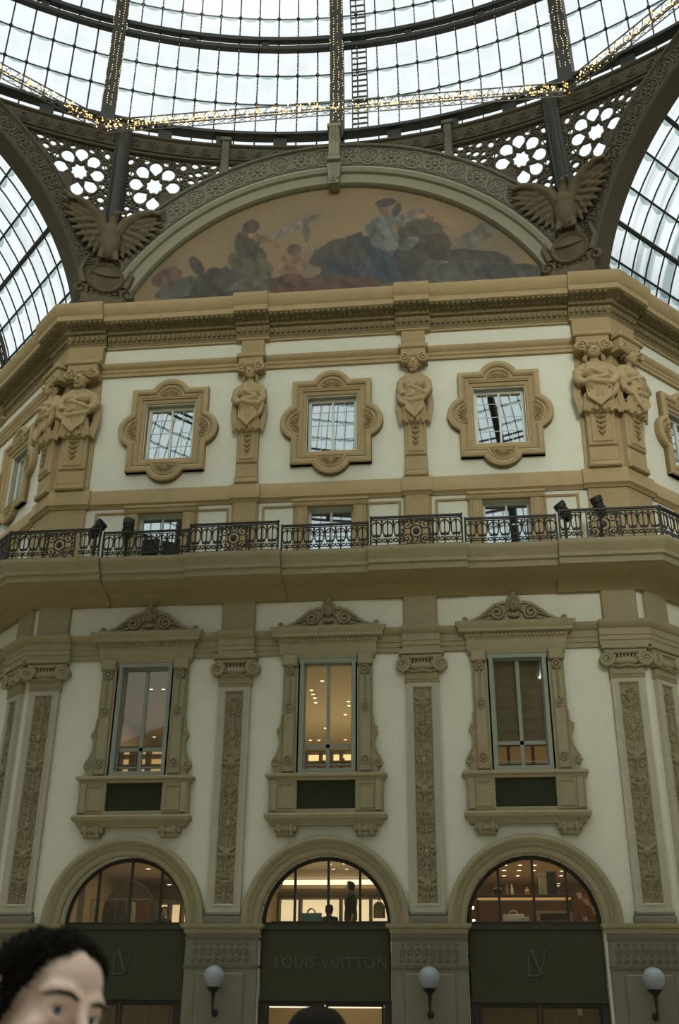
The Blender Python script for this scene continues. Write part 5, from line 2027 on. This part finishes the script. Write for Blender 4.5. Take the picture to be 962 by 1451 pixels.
def display_unit(label, x0, x1, y, z0, z1, cols, rows, dep=.4, glow=True, back=None, wood=None):
    """open shelving with a lit back; cols = list of dark divider positions 0..1"""
    t = thing('display_shelving', label, 'shelves', T(((x0 + x1) / 2, y, z0)))
    D = T((-(x0 + x1) / 2, -y, -z0))
    w = wood or M['shopbrown']
    MB().box(x0, x1, y + dep - .02, y + dep, z0, z1).build('back_panel', back or M['glow_warm'], t, F=D)
    for c in cols:
        x = x0 + (x1 - x0) * c
        MB().box(x - .035, x + .035, y, y + dep - .02, z0, z1).build('upright', w, t, F=D)
    for r in rows:
        z = z0 + (z1 - z0) * r
        MB().box(x0, x1, y - .01, y + dep - .02, z - .025, z + .025).build('shelf', w, t, F=D)
    return t
display_unit('glowing display shelves low behind the middle tall window', -1.12, .26, 4.0, 6.35, 8.52, (0, .30, .52, .72, 1), (0, .55, .80, .86, 1), .4)
display_unit('glowing display shelves low behind the left tall window', -6.55, -5.2, 4.0, 6.35, 8.72, (0, .26, .40, .62, 1), (0, .5, .78, .9, 1), .4, back=mat('dim_glow', (.9, .6, .3), .5, emit=(1, .62, .25), es=.45))
display_unit('dim shelves low behind the right tall window', 3.9, 6.0, 5.0, 6.35, 8.9, (0, .33, .66, 1), (0, .5, .75, 1), .4, back=mat('faint_glow', (.5, .3, .12), .6, emit=(.8, .45, .14), es=.12))
def jar(label, x, y, z, h, r, col, grp=None):
    t = thing('display_jar', label, 'jar', T((x, y, z)), grp)
    m = mat('jar_glaze', col, .35)
    MB().lathe([(0, 0), (r * .7, 0), (r, h * .25), (r * .95, h * .6), (r * .45, h * .82), (r * .5, h * .95), (0, h * .95)], 16).build('body', m, t)
    MB().lathe([(0, 0), (r * .55, 0), (r * .5, h * .06), (r * .12, h * .1), (0, h * .14)], 14, (0, 0, h * .95)).build('stopper', m, t)
jar('pale round jar on the glowing shelves of the middle tall window', -.62, 4.15, 8.13, .16, .07, (.8, .7, .5))
jar('dark slim jar on the glowing shelves of the middle tall window', -.05, 4.15, 8.13, .2, .05, (.12, .07, .03))

# ---- middle arched window
t = thing('cove_light', 'white lit cove across the gallery ceiling behind the middle arched window', 'ceiling light', T((0, 6.0, 5.05)))
MB().box(-2.0, 2.0, .1, .16, .05, .26).build('glowing_strip', M['glow'], t)
MB().plan([(-2.0, .1), (2.0, .1)], [(-.02, .0), (.28, .0), (.30, .05), (.30, .09), (.05, .05), (-.02, .05)]).build('cove_ledge', M['shopceil'], t)
display_unit('lit display wall with dark header behind the middle arched window', -1.8, 1.85, 4.2, 3.05, 4.76, (0, .16, .46, .68, 1), (0, .55, .93, .97, 1), .35, back=mat('panel_glow', (.9, .75, .5), .5, emit=(1, .80, .50), es=.62))
def counter(label, x0, x1, y0, y1, z1, z0=3.05):
    t = thing('display_counter', label, 'counter', T(((x0 + x1) / 2, y0, z0)))
    D = T((-(x0 + x1) / 2, -y0, -z0))
    MB().box(x0 + .04, x1 - .04, y0 + .04, y1 - .02, z0, z1 - .06).build('body', M['shopbrown'], t, F=D)
    MB().bevbox(x0, x1, y0, y1, z1 - .06, z1, .01).build('top', M['shopbrown'], t, F=D)
    MB().box(x0 + .02, x1 - .02, y0 + .06, y1 - .04, z0, z0 + .05).build('foot', M['dark_frame'], t, F=D)
counter('dark display counter along the middle arched window', -1.42, 1.42, 1.0, 1.8, 3.79)
counter('dark display counter along the right arched window', 3.35, 6.1, .9, 1.7, 3.78)
counter('dark display counter along the left arched window', -6.15, -3.3, 1.0, 1.8, 3.72)

def handbag(label, Mx, w, h, d, col, trimcol=None, slump=.0):
    t = thing('handbag', label, 'handbag', Mx)
    m = mat('bag_leather', col, .5, var=.08)
    m2 = mat('bag_trim', trimcol or tuple(c * .6 for c in col), .5)
    b = MB()
    def f(u, v):
        a = 2 * PI * u
        z = h * v
        k = 1 - .22 * v ** 2
        ex = .55
        x = w / 2 * (abs(cos(a)) ** ex) * (1 if cos(a) > 0 else -1) * (1 - .05 * v) + slump * v * w * .2 * cos(a)
        y = d / 2 * (abs(sin(a)) ** ex) * (1 if sin(a) > 0 else -1) * k
        return (x, y, z * (1 + .06 * cos(2 * a) * v))
    b.grid(f, 32, 8)
    b.f += [tuple(i * 9 for i in range(32))[::-1], tuple(i * 9 + 8 for i in range(32))]
    b.build('body', m, t)
    for s in (-1, 1):
        b = MB().tube([(w * .18 * cos(R(q)), s * d * .25, h * .98 + h * .55 * sin(R(q))) for q in range(0, 181, 15)], .012, 7)
        for q in (-1, 1):
            b.box(q * w * .18 - .015, q * w * .18 + .015, s * d * .27 - .006, s * d * .27 + .006, h * .72, h * 1.0)
        b.build('handle', m2, t)
    MB().tube([(-w * .42, 0, h * 1.0), (0, 0, h * .97), (w * .42, 0, h * 1.0)], .008, 6).build('zip', m2, t)
    return t
handbag('turquoise handbag on the counter in the middle arched window', T((-.50, 1.35, 3.79)), .52, .20, .24, (.16, .42, .48), (.5, .42, .3))
handbag('white handbag on the counter in the right arched window', T((4.30, 1.25, 3.78)), .52, .17, .24, (.80, .77, .64), (.7, .66, .5))
t = thing('clutch_bag', 'small white flat bag right of the white handbag', 'bag', T((4.56, 1.2, 3.78)))
MB().bevbox(-.10, .10, -.06, .06, 0, .11, .02).build('body', mat('white_leather', (.78, .74, .6), .5), t)
MB().bevbox(-.102, .102, -.07, -.055, .05, .112, .01).build('flap', mat('white_leather_flap', (.7, .66, .52), .5), t)
t = thing('backpack', 'dark arched backpack on the lit panel at right of the middle arched window', 'backpack', T((.93, 4.05, 4.11)))
m = mat('dark_canvas', (.05, .035, .02), .7)
MB().prism([(-.15, 0), (.15, 0), (.15, .25)] + arc(0, .25, .15, 10, 170, 12) + [(-.15, .25)], -.08, .07).build('body', m, t)
MB().bevbox(-.11, .11, -.11, -.08, .03, .18, .02).build('front_pocket', mat('dark_canvas_pocket', (.07, .05, .03), .7), t)
MB().tube([(-.04, 0, .39), (-.03, 0, .45), (.03, 0, .45), (.04, 0, .39)], .012, 6).build('grab_handle', m, t)

# ---- right arched window
t = thing('wall_shelf', 'brown display ledge across the right arched window, lit along its edge', 'shelf', T((4.58, 1.5, 4.30)))
MB().bevbox(-1.16, 1.16, 0, .5, .02, .12, .01).build('board', M['shopbrown'], t)
MB().box(-1.1, 1.1, -.012, 0, .0, .05).build('edge_light', mat('edge_glow', (.6, .4, .15), .5, emit=(1, .55, .18), es=.30), t)
for s in (-1, 1):
    MB().box(s * 1.1 - .03, s * 1.1 + .03, .05, .45, -1.25, .02).build('support', M['shopbrown'], t)
def standing_box(label, x, y, z, w, d, h, col, nm='box', cat='box', lid=True, grp=None):
    t = thing(nm, label, cat, T((x, y, z)), grp)
    m = mat(nm + '_skin', col, .5, var=.1)
    MB().bevbox(-w / 2, w / 2, -d / 2, d / 2, 0, h, .008).build('cover' if cat == 'book' else 'body', m, t)
    if lid:
        MB().bevbox(-w / 2 - .006, w / 2 + .006, -d / 2 - .008, d / 2, h * .82, h + .004, .006).build('lid', mat(nm + '_lid', tuple(c * .7 for c in col), .5), t)
    return t
standing_box('tall pale grey box standing on the ledge of the right arched window', 5.06, 1.72, 4.42, .18, .16, .50, (.35, .33, .25))
standing_box('tall black box beside the pale grey box on the ledge', 5.28, 1.74, 4.42, .22, .18, .54, (.02, .018, .013))
jar('slim white bottle on the ledge, second of the small bottles', 4.32, 1.70, 4.42, .25, .035, (.75, .7, .55))
jar('slim grey bottle on the ledge, left of the white bottle', 4.20, 1.70, 4.42, .24, .03, (.3, .26, .18))
jar('squat dark jar on the ledge, nearest its left end', 3.98, 1.70, 4.42, .24, .10, (.04, .025, .015))
jar('squat amber jar at the middle of the ledge', 4.68, 1.70, 4.42, .17, .06, (.6, .35, .12))
t = thing('picture_frame', 'pale framed dark picture on the counter of the right arched window', 'picture', T((5.25, 1.45, 3.78)))
MB().ring(rect(-.36, .36, .04, .22), [(-.01, -.02), (-.01, .03), (.05, .02), (.05, -.02)], closed=True).build('frame', mat('pale_gilt', (.42, .30, .16), .5), t)
MB().box(-.36, .36, .0, .02, .03, .23).build('picture', M['dark_panel'], t)
for s in (-1, 1):
    MB().box(s * .38 - .055, s * .38 + .055, -.05, .03, 0, .24).build('side_block', mat('pale_block', (.45, .30, .15), .5), t)
t = thing('hanging_scarf', 'orange and white striped scarf hanging at the right end of the right arched window', 'scarf', T((6.02, 1.3, 3.62)))
def sc(u, v):
    return (-.17 + .36 * u + .10 * (1 - v) * 0 + .05 * sin(5 * v), .03 * sin(u * 18) + .02 * sin(v * 7), .86 * v - .06 * abs(u - .5))
mo = bpy.data.materials.new('striped_silk')
mo.use_nodes = True
ntr = mo.node_tree
w_ = ntr.nodes.new('ShaderNodeTexWave')
w_.inputs['Scale'].default_value = 1.6
w_.inputs['Distortion'].default_value = 3.0
w_.bands_direction = 'DIAGONAL'
c_ = ntr.nodes.new('ShaderNodeValToRGB')
c_.color_ramp.elements[0].position = .80
c_.color_ramp.elements[0].color = (.45, .11, .025, 1)
c_.color_ramp.elements[1].position = .88
c_.color_ramp.elements[1].color = (.9, .8, .6, 1)
tcn = ntr.nodes.new('ShaderNodeTexCoord')
ntr.links.new(tcn.outputs['Object'], w_.inputs['Vector'])
ntr.links.new(w_.outputs['Fac'], c_.inputs[0])
ntr.links.new(c_.outputs[0], ntr.nodes['Principled BSDF'].inputs['Base Color'])
b = MB().grid(sc, 24, 20)
k = len(b.v)
b.v += [(x, y + .012, z) for x, y, z in b.v[:k]]
b.f += [tuple(i + k for i in f[::-1]) for f in b.f[:]]
b.build('silk', mo, t)
MB().tube([(-.28, 0, .83), (.24, 0, .83)], .014, 8).build('rod', M['dark_frame'], t)
MB().box(.20, .24, -.02, .02, -.57, .85).build('stand', M['dark_frame'], t)
for x, z in ((3.36, 4.08), (3.37, 3.80), (3.5, 4.50)):
    b = thing('wall_spot', 'tiny wall spot at the left edge of the right arched window', 'wall light', T((x, 1.0, z)), 'wall spots in the right arched window')
    MB().lathe([(0, 0), (.035, 0), (.03, .05), (0, .05)], 12, axis='y').build('lens', M['spot'], b)
    MB().lathe([(.0, -.08), (.03, -.08), (.04, -.01), (.04, .0), (0, .0)], 12, axis='y').build('housing', M['dark_frame'], b)

# ---- left arched window
t = thing('clothes_rail', 'clothes rail behind the left arched window', 'clothes rail', T((-5.45, 2.0, 3.05)))
MB().tube([(-.75, 0, 0), (-.75, 0, 1.33), (.75, 0, 1.33), (.75, 0, 0)], .02, 8).build('rail', M['frame'], t)
for s in (-1, 1):
    MB().box(s * .75 - .02, s * .75 + .02, -.2, .2, 0, .03).build('foot', M['frame'], t)
def hung(label, x, w, h, col):
    t = thing('hanging_garment', label, 'garment', T((x, 2.0, 4.38)))
    b = MB()
    def f(u, v):
        a = 2 * PI * u
        k = .55 + .45 * min(1, (1 - v) * 4)
        return (w / 2 * cos(a) * k, .07 * sin(a) + .015 * sin(6 * a), -.06 - h * (1 - v))
    b.grid(f, 28, 10)
    b.build('cloth', mat('garment_cloth', col, .9, var=.2), t)
    MB().tube([(-w * .3, 0, -.09), (0, 0, -.03), (w * .3, 0, -.09)], .01, 6).tube([(0, 0, -.04), (0, 0, .0), (.02, 0, .03), (-.02, 0, .035)], .006, 6).build('hanger', M['dark_frame'], t)
hung('pale cream garment at the left end of the clothes rail', -6.08, .10, .72, (.62, .55, .38))
hung('black garment second on the clothes rail', -5.75, .30, .85, (.02, .016, .012))
hung('dark brown garment third on the clothes rail', -5.42, .30, .9, (.06, .04, .02))
hung('white garment fourth on the clothes rail', -5.12, .12, .62, (.70, .66, .5))
hung('reddish brown garment at the right end of the clothes rail', -4.86, .24, .8, (.28, .10, .04))
display_unit('pale lit panels at the right of the left arched window', -4.80, -3.6, 3.0, 3.05, 4.44, (0, .27, .55, 1), (0, .97,), .3, back=mat('panel_glow_left', (.9, .7, .4), .5, emit=(1, .74, .40), es=.55))
display_unit('dim brown shelving across the back of the left arched window', -6.9, -4.9, 5.6, 3.05, 4.7, (0, .4, .75, 1), (0, .5, .8, 1), .3, back=mat('dim_back', (.3, .17, .07), .7, emit=(.8, .40, .12), es=.06))
t = thing('ceiling_baffle', 'dark round-topped partition behind the left arched window', 'partition', T((-5.5, 3.4, 3.05)))
MB().prism([(-.85, 0), (.55, 0), (.55, 1.35), (.25, 1.78), (-.15, 1.95), (-.5, 1.8), (-.8, 1.4)], 0, .12).build('panel', mat('dim_partition', (.045, .032, .012), .9), t)
MB().tube([(.55, -.02, 0), (.55, -.02, 1.35), (.25, -.02, 1.78), (-.15, -.02, 1.95), (-.5, -.02, 1.8), (-.8, -.02, 1.4), (-.85, -.02, 0)], .03, 6).build('edge_trim', M['dark_frame'], t)

# ---- ground floor shop windows
t = thing('display_light_strip', 'bright lit strip inside the shop entrance under the lettered fascia', 'light', T((0, .75, 1.90)))
MB().box(-1.42, 1.42, 0, .30, .09, .16).build('housing', M['shopbrown'], t)
MB().box(-1.40, 1.40, .02, .28, .03, .09).build('glowing_panel', M['glow'], t)
t = thing('shop_partition', 'tan panelled partition inside the right shop entrance', 'partition', T((BAY, 1.1, 0)))
b = MB()
for k in range(6):
    b.bevbox(-1.42 + k * .475, -1.42 + (k + 1) * .475 - .01, 0, .06, 0.02, 2.4, .012)
b.build('panels', mat('tan_panel', (.26, .17, .07), .6, var=.25, vscale=3), t)
MB().box(-1.45, 1.45, -.03, .09, 2.36, 2.46).build('rail', M['shopbrown'], t)
t = thing('shop_partition', 'tan panelled partition inside the left shop entrance', 'partition', T((-BAY, 1.1, 0)))
b = MB()
for k in range(6):
    b.bevbox(-1.42 + k * .475, -1.42 + (k + 1) * .475 - .01, 0, .06, 0.02, 2.4, .012)
b.build('panels', mat('tan_panel_left', (.24, .15, .06), .6, var=.25, vscale=3), t)
MB().box(-1.45, 1.45, -.03, .09, 2.36, 2.46).build('rail', M['shopbrown'], t)
t = thing('hanging_tag', 'small white tag on the tan partition of the right shop entrance', 'tag', T((5.63, 1.08, 1.84)))
MB().prism([(-.05, 0), (.06, -.03), (.05, .13), (-.05, .15)], -.02, -.008).build('card', mat('white_card', (.75, .72, .6), .6), t)
MB().tube([(0, -.012, .14), (0, -.02, .20), (.01, .0, .26)], .004, 5).build('string', M['dark_frame'], t)
# ---------------------------------------------------------------- people
M['skin'] = mat('skin', (.55, .42, .345), .6, var=.12, vscale=30, bump=.05, bscale=160)
M['hair'] = mat('dark_hair', (.008, .007, .0045), .8, spec=.06)
M['eye'] = mat('eye_white', (.62, .60, .58), .08, spec=.8)
M['iris'] = mat('dark_iris', (.02, .013, .008), .08, spec=.8)

def rot3(r):
    return r.copy() if isinstance(r, Matrix) else Matrix.Rotation(r, 3, 'Z')

def head_lumps(b, c, ry):
    """head with face, centred between the eyes' level and the ears; the face looks along -y, turned by ry"""
    q = rot3(ry)
    def P(x, y, z):
        v = q @ Vector((x, y, z))
        return (c[0] + v.x, c[1] + v.y, c[2] + v.z)
    def ball(x, y, z, r, rot=None, n=(18, 12)):
        b.ball(P(x, y, z), r, n[0], n[1], q @ rot if rot is not None else q)
    def tube(pts, r, n=8):
        b.tube([P(*p) for p in pts], r, n)
    ball(0, .014, .034, (.074, .093, .077), n=(28, 18))
    ball(0, -.030, .040, (.060, .057, .058), n=(24, 16))
    ball(0, -.020, -.025, (.063, .062, .098), n=(24, 16))
    ball(0, -.036, -.080, (.048, .050, .038), n=(20, 12))
    ball(0, -.078, -.107, (.022, .017, .016))
    for s in (-1, 1):
        tube([(s * .054, -.050, .018), (s * .045, -.068, .025), (s * .026, -.080, .025), (s * .006, -.083, .017)], [.007, .010, .011, .010])
        ball(s * .043, -.056, -.030, (.022, .020, .022))
        tube([(s * .050, -.062, .001), (s * .041, -.0790, .0095), (s * .030, -.0825, .0105), (s * .018, -.0800, .0065), (s * .013, -.077, -.001)], .0048, 6)
        tube([(s * .050, -.062, -.001), (s * .041, -.077, -.0115), (s * .030, -.080, -.0135), (s * .018, -.078, -.009), (s * .013, -.077, -.001)], .0046, 6)
        ball(s * .012, -.098, -.042, (.010, .012, .008))
        tube([(s * .052, -.055, -.035), (s * .05, -.04, -.075), (s * .03, -.06, -.10)], [.02, .022, .018])
        # ear
        ball(s * .077, .012, -.012, (.009, .018, .030))
        tube([(s * .078, .0, -.036), (s * .084, .0, -.005), (s * .088, .012, .018), (s * .088, .028, .012), (s * .085, .028, -.012), (s * .080, .014, -.036)], .0055, 6)
    tube([(0, -.084, .012), (0, -.098, -.015), (0, -.112, -.036), (0, -.100, -.046)], [.009, .0095, .0135, .009])
    tube([(-.024, -.080, -.072), (-.010, -.091, -.068), (0, -.090, -.070), (.010, -.091, -.068), (.024, -.080, -.072)], [.004, .006, .006, .006, .004])
    tube([(-.022, -.079, -.076), (0, -.090, -.080), (.022, -.079, -.076)], [.004, .0075, .004])
    return P

def eyes(parent, c, ry, gaze=0.0):
    q = rot3(ry).to_4x4()
    for s in (-1, 1):
        F = T(c) @ q @ T((s * .0315, -.0655, -.001)) @ Matrix.Rotation(gaze, 4, 'Z')
        e = MB().ball((0, 0, 0), .0138, 18, 12).build('eye', M['eye'], parent, F=F)
        MB().lathe([(0, .0142), (.003, .0141), (.0062, .0128), (.0066, .0115), (0, .011)], 16, axis='y').build('iris', M['iris'], e)

def hair_on(parent, c, ry, line, n, ln, seed, name='hair', thick=.012, shell=.006, long_back=False):
    """short hair: a close shell and many tapered locks; line(a) gives the lowest height of hair at angle a from the face"""
    rnd = random.Random(seed)
    q = rot3(ry)
    b = MB()
    def surf(a, t, g=0.0):
        """a 0 = face side; t 0 at the crown .. 1 at the hairline"""
        zl = line(a)
        top = .114
        z = top + (zl - top) * t
        u = max(-1, min(1, (z - .036) / .078))
        k = sqrt(max(0.0, 1 - u * u)) if z > .036 else 1.0
        if z < .036:
            k = 1 - .25 * ((.036 - z) / .12) ** 2
        x = (.076 + g) * k * sin(a)
        y = .010 - (.094 + g) * k * cos(a)
        return Vector((x, y, z + g * max(0, u)))
    def W(v):
        w = q @ v
        return (c[0] + w.x, c[1] + w.y, c[2] + w.z)
    b.grid(lambda u, v: W(surf(-PI + 2 * PI * u, v, shell + .004 * noise.noise(Vector((u * 30, v * 9, seed))))), 72, 18)
    k = len(b.v)
    for _ in range(n):
        a = rnd.uniform(-PI, PI)
        t = rnd.uniform(.03, 1.0) ** .7
        p = surf(a, t, .002)
        nn = (p - Vector((0, .012, .02))).normalized()
        fl = Vector((.7 + rnd.uniform(-.5, .5), .35 + rnd.uniform(-.5, .5), -.1 + rnd.uniform(-.4, .4)))
        fl -= nn * fl.dot(nn)
        l = ln * rnd.uniform(.6, 1.2)
        d = (nn * .32 + fl * .9).normalized()
        if long_back:
            d = (nn * .3 + Vector((0, .1, -1))).normalized()
        p1 = p + d * l * .5 + nn * l * .15
        p2 = p + d * l
        b.tube([W(p), W(p1), W(p2)], [thick * .5, thick * .42, .001], 5)
    return b.build(name, M['hair'], parent, sharp=60)

def brows(parent, c, ry):
    q = rot3(ry)
    b = MB()
    for s in (-1, 1):
        pts = [(s * .012, -.0895, .016), (s * .028, -.0915, .0205), (s * .044, -.081, .0205), (s * .056, -.062, .014)]
        w = [q @ Vector(p) for p in pts]
        b.tube([(c[0] + v.x, c[1] + v.y, c[2] + v.z) for v in w], [.0022, .0030, .0027, .001], 6)
    b.build('eyebrows', M['hair'], parent)

def hand(b, w, s, dn=Vector((0, -.15, -1))):
    """relaxed hand hanging from wrist w: palm, four bent fingers and a thumb from the side of the palm"""
    w = Vector(w)
    d = dn.normalized()
    f = Vector((0, -1, 0))
    side = d.cross(f).normalized()
    pa = w + d * .055
    b.ball(tuple(pa), (.018, .042, .055), 12, 8)
    for k, L in enumerate((.070, .080, .076, .060)):
        o = (k - 1.5) * .021
        base = w + d * .095 + Vector((0, -o, 0))
        m = base + d * L * .5 + side * (.006 * s)
        tip = base + d * L * .88 + Vector((-s * .022, -.004, 0))
        b.tube([tuple(base - d * .02), tuple(base), tuple(m), tuple(tip)], [.0095, .0095, .0088, .0070], 7)
        b.ball(tuple(tip), .0072, 7, 5)
    tb = w + d * .035 + Vector((0, -.034, 0))
    b.tube([tuple(tb + Vector((0, .014, 0))), tuple(tb + d * .02 + Vector((0, -.012, 0))), tuple(tb + d * .055 + Vector((-s * .006, -.020, 0)))], [.013, .012, .0085], 7)

def person(label, Mx, k, turn, top, legs, voxel_size=.010, hair=None, full=True, sleeves=True, seat=None):
    """standing figure, feet on z=0, eyes at 1.64*k, body facing -y, head turned by turn"""
    t = thing('person', label, 'person', Mx)
    q = k
    dz = 0 if seat is None else seat + .12 - .93 * q
    flat_ = lambda pts: [tuple(x * q for x in p) for p in pts]
    sc = lambda pts: [(p[0] * q, p[1] * q, p[2] * q + dz) for p in pts]
    b = MB()
    hc = (0, -.01, 1.64 * q + dz)
    head_lumps(b, hc, turn)
    b.tube(sc([(0, .02, 1.40), (0, .02, 1.49), (0, .008, 1.56)]), [.075 * q, .060 * q, .058 * q], 14)
    torso = sc([(0, .01, .90), (0, .01, 1.02), (0, .01, 1.14), (0, .01, 1.28), (0, .012, 1.38), (0, .015, 1.44)])
    tr = [.150 * q, .150 * q, .135 * q, .155 * q, .145 * q, .09 * q]
    arms, legs_ = [], []
    for s in (-1, 1):
        arms.append((s, sc([(s * .08, .012, 1.40), (s * .185, .015, 1.40), (s * .225, .03, 1.24), (s * .245, .035, 1.12), (s * .25, .0, .98), (s * .25, -.035, .87)]), [.065 * q, .062 * q, .050 * q, .043 * q, .036 * q, .027 * q]))
        if seat is not None:
            arms[-1] = (s, sc([(s * .08, .012, 1.40), (s * .185, .015, 1.40), (s * .225, .0, 1.24), (s * .245, -.03, 1.12), (s * .20, -.16, 1.04), (s * .14, -.27, 1.02)]), arms[-1][2])
            h_ = seat + .10
            legs_.append((s, [(s * .085 * q, .0, h_ + .03), (s * .10 * q, -.14, h_ + .02), (s * .11 * q, -.30, h_), (s * .11 * q, -.42 * q, h_ - .02), (s * .11 * q, -.40 * q, h_ * .6), (s * .11 * q, -.38 * q, .10)], [.105 * q, .098 * q, .080 * q, .062 * q, .058 * q, .040 * q]))
            continue
        legs_.append((s, sc([(s * .085, .01, .95), (s * .095, .0, .82), (s * .10, -.005, .62), (s * .10, -.01, .50), (s * .10, .02, .34), (s * .10, .03, .10)]), [.105 * q, .098 * q, .075 * q, .060 * q, .058 * q, .040 * q]))
    b.tube(torso, [r * .95 for r in tr], 20)
    for s, p, r in arms:
        b.tube(p, r, 10)
        hand(b, p[-1], s)
    for s, p, r in legs_:
        b.tube(p, r, 12)
        fy = 0 if seat is None else -.42
        b.tube(flat_([(s * .10, .05 + fy, .05), (s * .105, -.06 + fy, .045), (s * .11, -.15 + fy, .03)]), [.04 * q, .036 * q, .028 * q], 8)
    voxel(b, voxel_size, 'body', M['skin'], t, 7)
    b = MB().tube(torso, [r * 1.07 for r in tr], 24)
    for s, p, r in arms:
        b.tube(p[:-1] if sleeves else p[:3], [x * 1.28 for x in (r[:-1] if sleeves else r[:3])], 12)
    b.tube(sc([(0, .02, 1.42), (0, .02, 1.50)]), [.095 * q, .070 * q], 16)
    voxel(b, .012, 'jacket', top, t, 3)
    b = MB().tube(sc([(0, .01, .86), (0, .01, .98)]), [.165 * q, .158 * q], 20)
    for s, p, r in legs_:
        b.tube(p, [x * 1.18 for x in r], 14)
    voxel(b, .012, 'trousers', legs, t, 2)
    for s in (-1, 1):
        b = MB().tube(flat_([(s * .10, .06 + fy, .045), (s * .105, -.06 + fy, .045), (s * .11, -.17 + fy, .035)]), [.052 * q, .050 * q, .038 * q], 10)
        b.box(s * .105 * q - .045, s * .105 * q + .045, (-.20 + fy) * q, (.10 + fy) * q, .0, .02)
        b.build('shoe', M['iron'], t)
    return t, hc

def short_line(a):
    """receding at his right temple, falling lower across the forehead on his left"""
    if a >= 0:
        if a < 1.0:
            return .080 - .012 * a
        if a < 1.3:
            return .068 - (a - 1.0) / .3 * .030
        if a < 1.45:
            return .038 - (a - 1.3) / .15 * .041
    else:
        a = -a
        if a < .40:
            return .080 + .006 * sin(a / .40 * PI)
        if a < .85:
            return .080 - .022 * (a - .40) / .45
        if a < 1.25:
            return .058 - (a - .85) / .40 * .061
    if a < 1.55:
        return -.003 - .02 * sin((a - 1.25) / .3 * PI)
    if a < 1.95:
        return .035
    return .02 - .10 * min(1, (a - 1.95) / .5)
M['coat'] = mat('dark_coat', (.03, .03, .028), .9, var=.2)
M['jeans'] = mat('dark_trousers', (.035, .035, .04), .9)
M['green_top'] = mat('dark_green_top', (.025, .032, .02), .9)

TURN = R(59)
TILT = Matrix.Rotation(TURN - R(40), 3, 'Z') @ Matrix.Rotation(R(13), 3, 'Y')
def man():
    k = 1.655 / 1.64
    c = (2.571, -23.761)
    F = T((c[0], c[1], 0)) @ Matrix.Rotation(R(40), 4, 'Z') @ T((0, .01, 0))
    t, hc = person('man with short dark hair close to the camera, face at the bottom left corner', F, k, TILT, M['coat'], M['jeans'], .0045)
    eyes(t, hc, TILT, R(-14))
    brows(t, hc, TILT)
    hair_on(t, hc, TILT, short_line, 3600, .013, 4, shell=.003, thick=.0042)
man()
def second():
    F = T((2.75, -22.05, 0)) @ Matrix.Rotation(R(186), 4, 'Z')
    t, hc = person('person seen from behind, only the crown of dark hair above the bottom photo edge', F, .955, 0, M['coat'], M['jeans'], .009)
    hair_on(t, hc, 0, lambda a: .09 if abs(a) < .7 else -.02 - .12 * min(1, (abs(a) - .7) / .6), 1500, .03, 9, shell=.016, thick=.008, long_back=True)
second()
def clerk(label, x, y, z, k, rot, top, seed, seat=None):
    F = T((x, y, z)) @ Matrix.Rotation(rot, 4, 'Z')
    t, hc = person(label, F, k, 0, top, M['jeans'], .014, seat=seat)
    if seat:
        st = thing('stool', 'low round stool under the seated ' + ('person beside the turquoise handbag' if x > -2 else 'person in the left arched window'), 'stool', F)
        MB().lathe([(0, seat - .07), (.17, seat - .07), (.18, seat - .03), (.16, seat - .005), (0, seat)], 20).build('cushion', M['coat'], st)
        for a in (45, 135, 225, 315):
            MB().tube([(.12 * cos(R(a)), .12 * sin(R(a)), seat - .06), (.16 * cos(R(a)), .16 * sin(R(a)), 0)], .014, 6).build('leg', M['dark_frame'], st)
    hair_on(t, hc, 0, lambda a: .085 if abs(a) < .7 else -.01 - .10 * min(1, (abs(a) - .7) / .6), 260, .04, seed, shell=.014, thick=.014)
clerk('dark haired person in a green top standing behind the counter in the middle arched window', .34, 2.35, 3.05, 1.01, R(-70), M['green_top'], 21)
clerk('dark haired person seated beside the turquoise handbag in the middle arched window', -.17, 2.2, 3.05, .93, R(165), M['coat'], 22, seat=.32)
clerk('person in a dark coat seated at the right side of the left arched window', -4.40, 2.3, 3.05, .90, R(30), M['coat'], 23, seat=.30)
